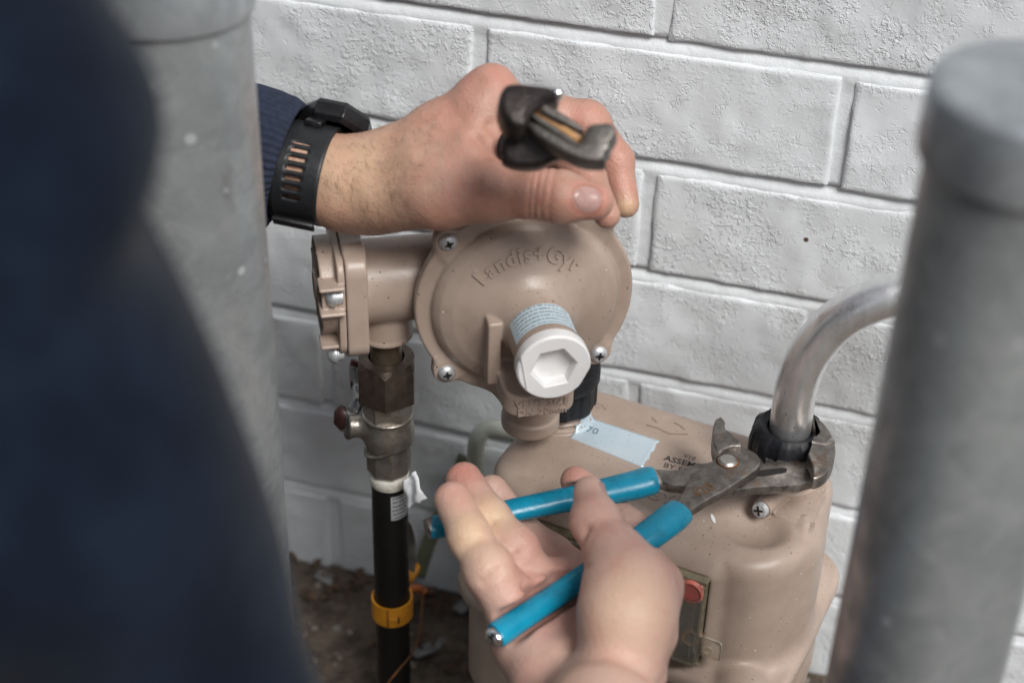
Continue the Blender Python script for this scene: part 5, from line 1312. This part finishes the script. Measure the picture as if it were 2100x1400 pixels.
rib_cuff([A(1262, 1720, .745), A(1252, 1640, .775), A(1215, 1545, .800)], [.0430, .0400, .0375], 46, .0016, M_KNIT, 'knit_cuff')

# ================================================================== WATCH
wat = thing('wristwatch', 'black watch with a slotted rubber strap on the upper wrist', 'watch', A(650, 350, .962))
wc_ = A(636, 350, .962); wax = nrm(A(700, 366, .958)-A(600, 346, .962))
side = nrm(CM[:, 2]-wax*np.dot(CM[:, 2], wax)); upv = np.cross(side, wax); upv = upv if upv@CM[:, 1] > 0 else -upv
def surf_r(ang, off):
    """distance from the strap axis to the skin in a direction"""
    d_ = side*math.cos(ang)+upv*math.sin(ang); o_ = wc_+wax*off; t = .045
    for _ in range(25): t -= float(left_hand((o_+d_*t)[None])[0])*.9
    return o_, d_, t
NA_, NW = 132, 15; wid = .0285; ring_ = []
th_ = []
for i in range(NA_):
    a = 2*math.pi*i/NA_; th_.append(max(surf_r(a, q_)[2] for q_ in (-.013, 0, .013)))
th_ = np.array(th_); 
for _ in range(10): th_ = (np.roll(th_, 1)+th_*2+np.roll(th_, -1))/4
th_ = np.maximum(th_+.0007, 0)
V = []; F = []
for i in range(NA_):
    a = 2*math.pi*i/NA_; d_ = side*math.cos(a)+upv*math.sin(a)
    for j in range(NW):
        wj = (j/(NW-1)-.5)*wid; wj = wj*(.92+.10*math.cos(a)) ; V.append(wc_+wax*wj+d_*(th_[i]+.0002*(j % 2)))
for i in range(NA_):
    ad = math.degrees(2*math.pi*i/NA_)
    for j in range(NW-1):
        hole = 4 <= j <= 8 and i % 4 in (1, 2) and (ad < 26 or ad > 312)
        if not hole: F.append((i*NW+j, ((i+1) % NA_)*NW+j, ((i+1) % NA_)*NW+j+1, i*NW+j+1))
st = mk('strap', V, F, M_STRAP, wat); md = st.modifiers.new('s', 'SOLIDIFY'); md.thickness = .0022; md.offset = 1
for k, am in enumerate((-62, -70)):
    a = math.radians(am); d_ = side*math.cos(a)+upv*math.sin(a); q = frame(wc_+d_*(np.interp(math.radians(am % 360), np.arange(NA_)/NA_*2*math.pi, th_)+.0034), X=wax, Z=d_)
V, F = rbox(.0250, .0075, .0026, .001, q); mk('keeper', V, F, M_STRAP, wat, auto=40)
ac = math.radians(112); d_ = side*math.cos(ac)+upv*math.sin(ac); tt_ = np.interp(ac, np.arange(NA_)/NA_*2*math.pi, th_)
q = frame(wc_+d_*(tt_-.0015)+wax*.0065, X=wax, Z=d_)
V, F = lathe([(.019, -.001), (.0225, .001), (.0232, .0035), (.0232, .0085), (.0215, .0115), (.0205, .0122), (.0175, .0122), (.0170, .0115), (.0001, .0117)], 8, q @ frame((0, 0, 0), X=(math.cos(.39), math.sin(.39), 0), Z=(0, 0, 1)), cap=False)
cs = mk('case', V, F, M_CASE, wat, smooth=False); bv = cs.modifiers.new('b', 'BEVEL'); bv.width = .0009; bv.segments = 2
for s in (-1, 1):
    V, F = lathe([(.0016, 0), (.0016, .0014), (.0012, .0018), (.0001, .0018)], 16, q @ frame((s*.0232*.98, 0, .006), Z=(s, 0, 0))); mk('button', V, F, M_CASE, cs)
V, F = rbox(.0105, .0125, .0045, .001, frame(wc_+(side*math.cos(math.radians(70))+upv*math.sin(math.radians(70)))*(tt_+.0012)-wax*.0, X=wax, Z=side*math.cos(math.radians(70))+upv*math.sin(math.radians(70)))); mk('lug', V, F, M_CASE, wat)
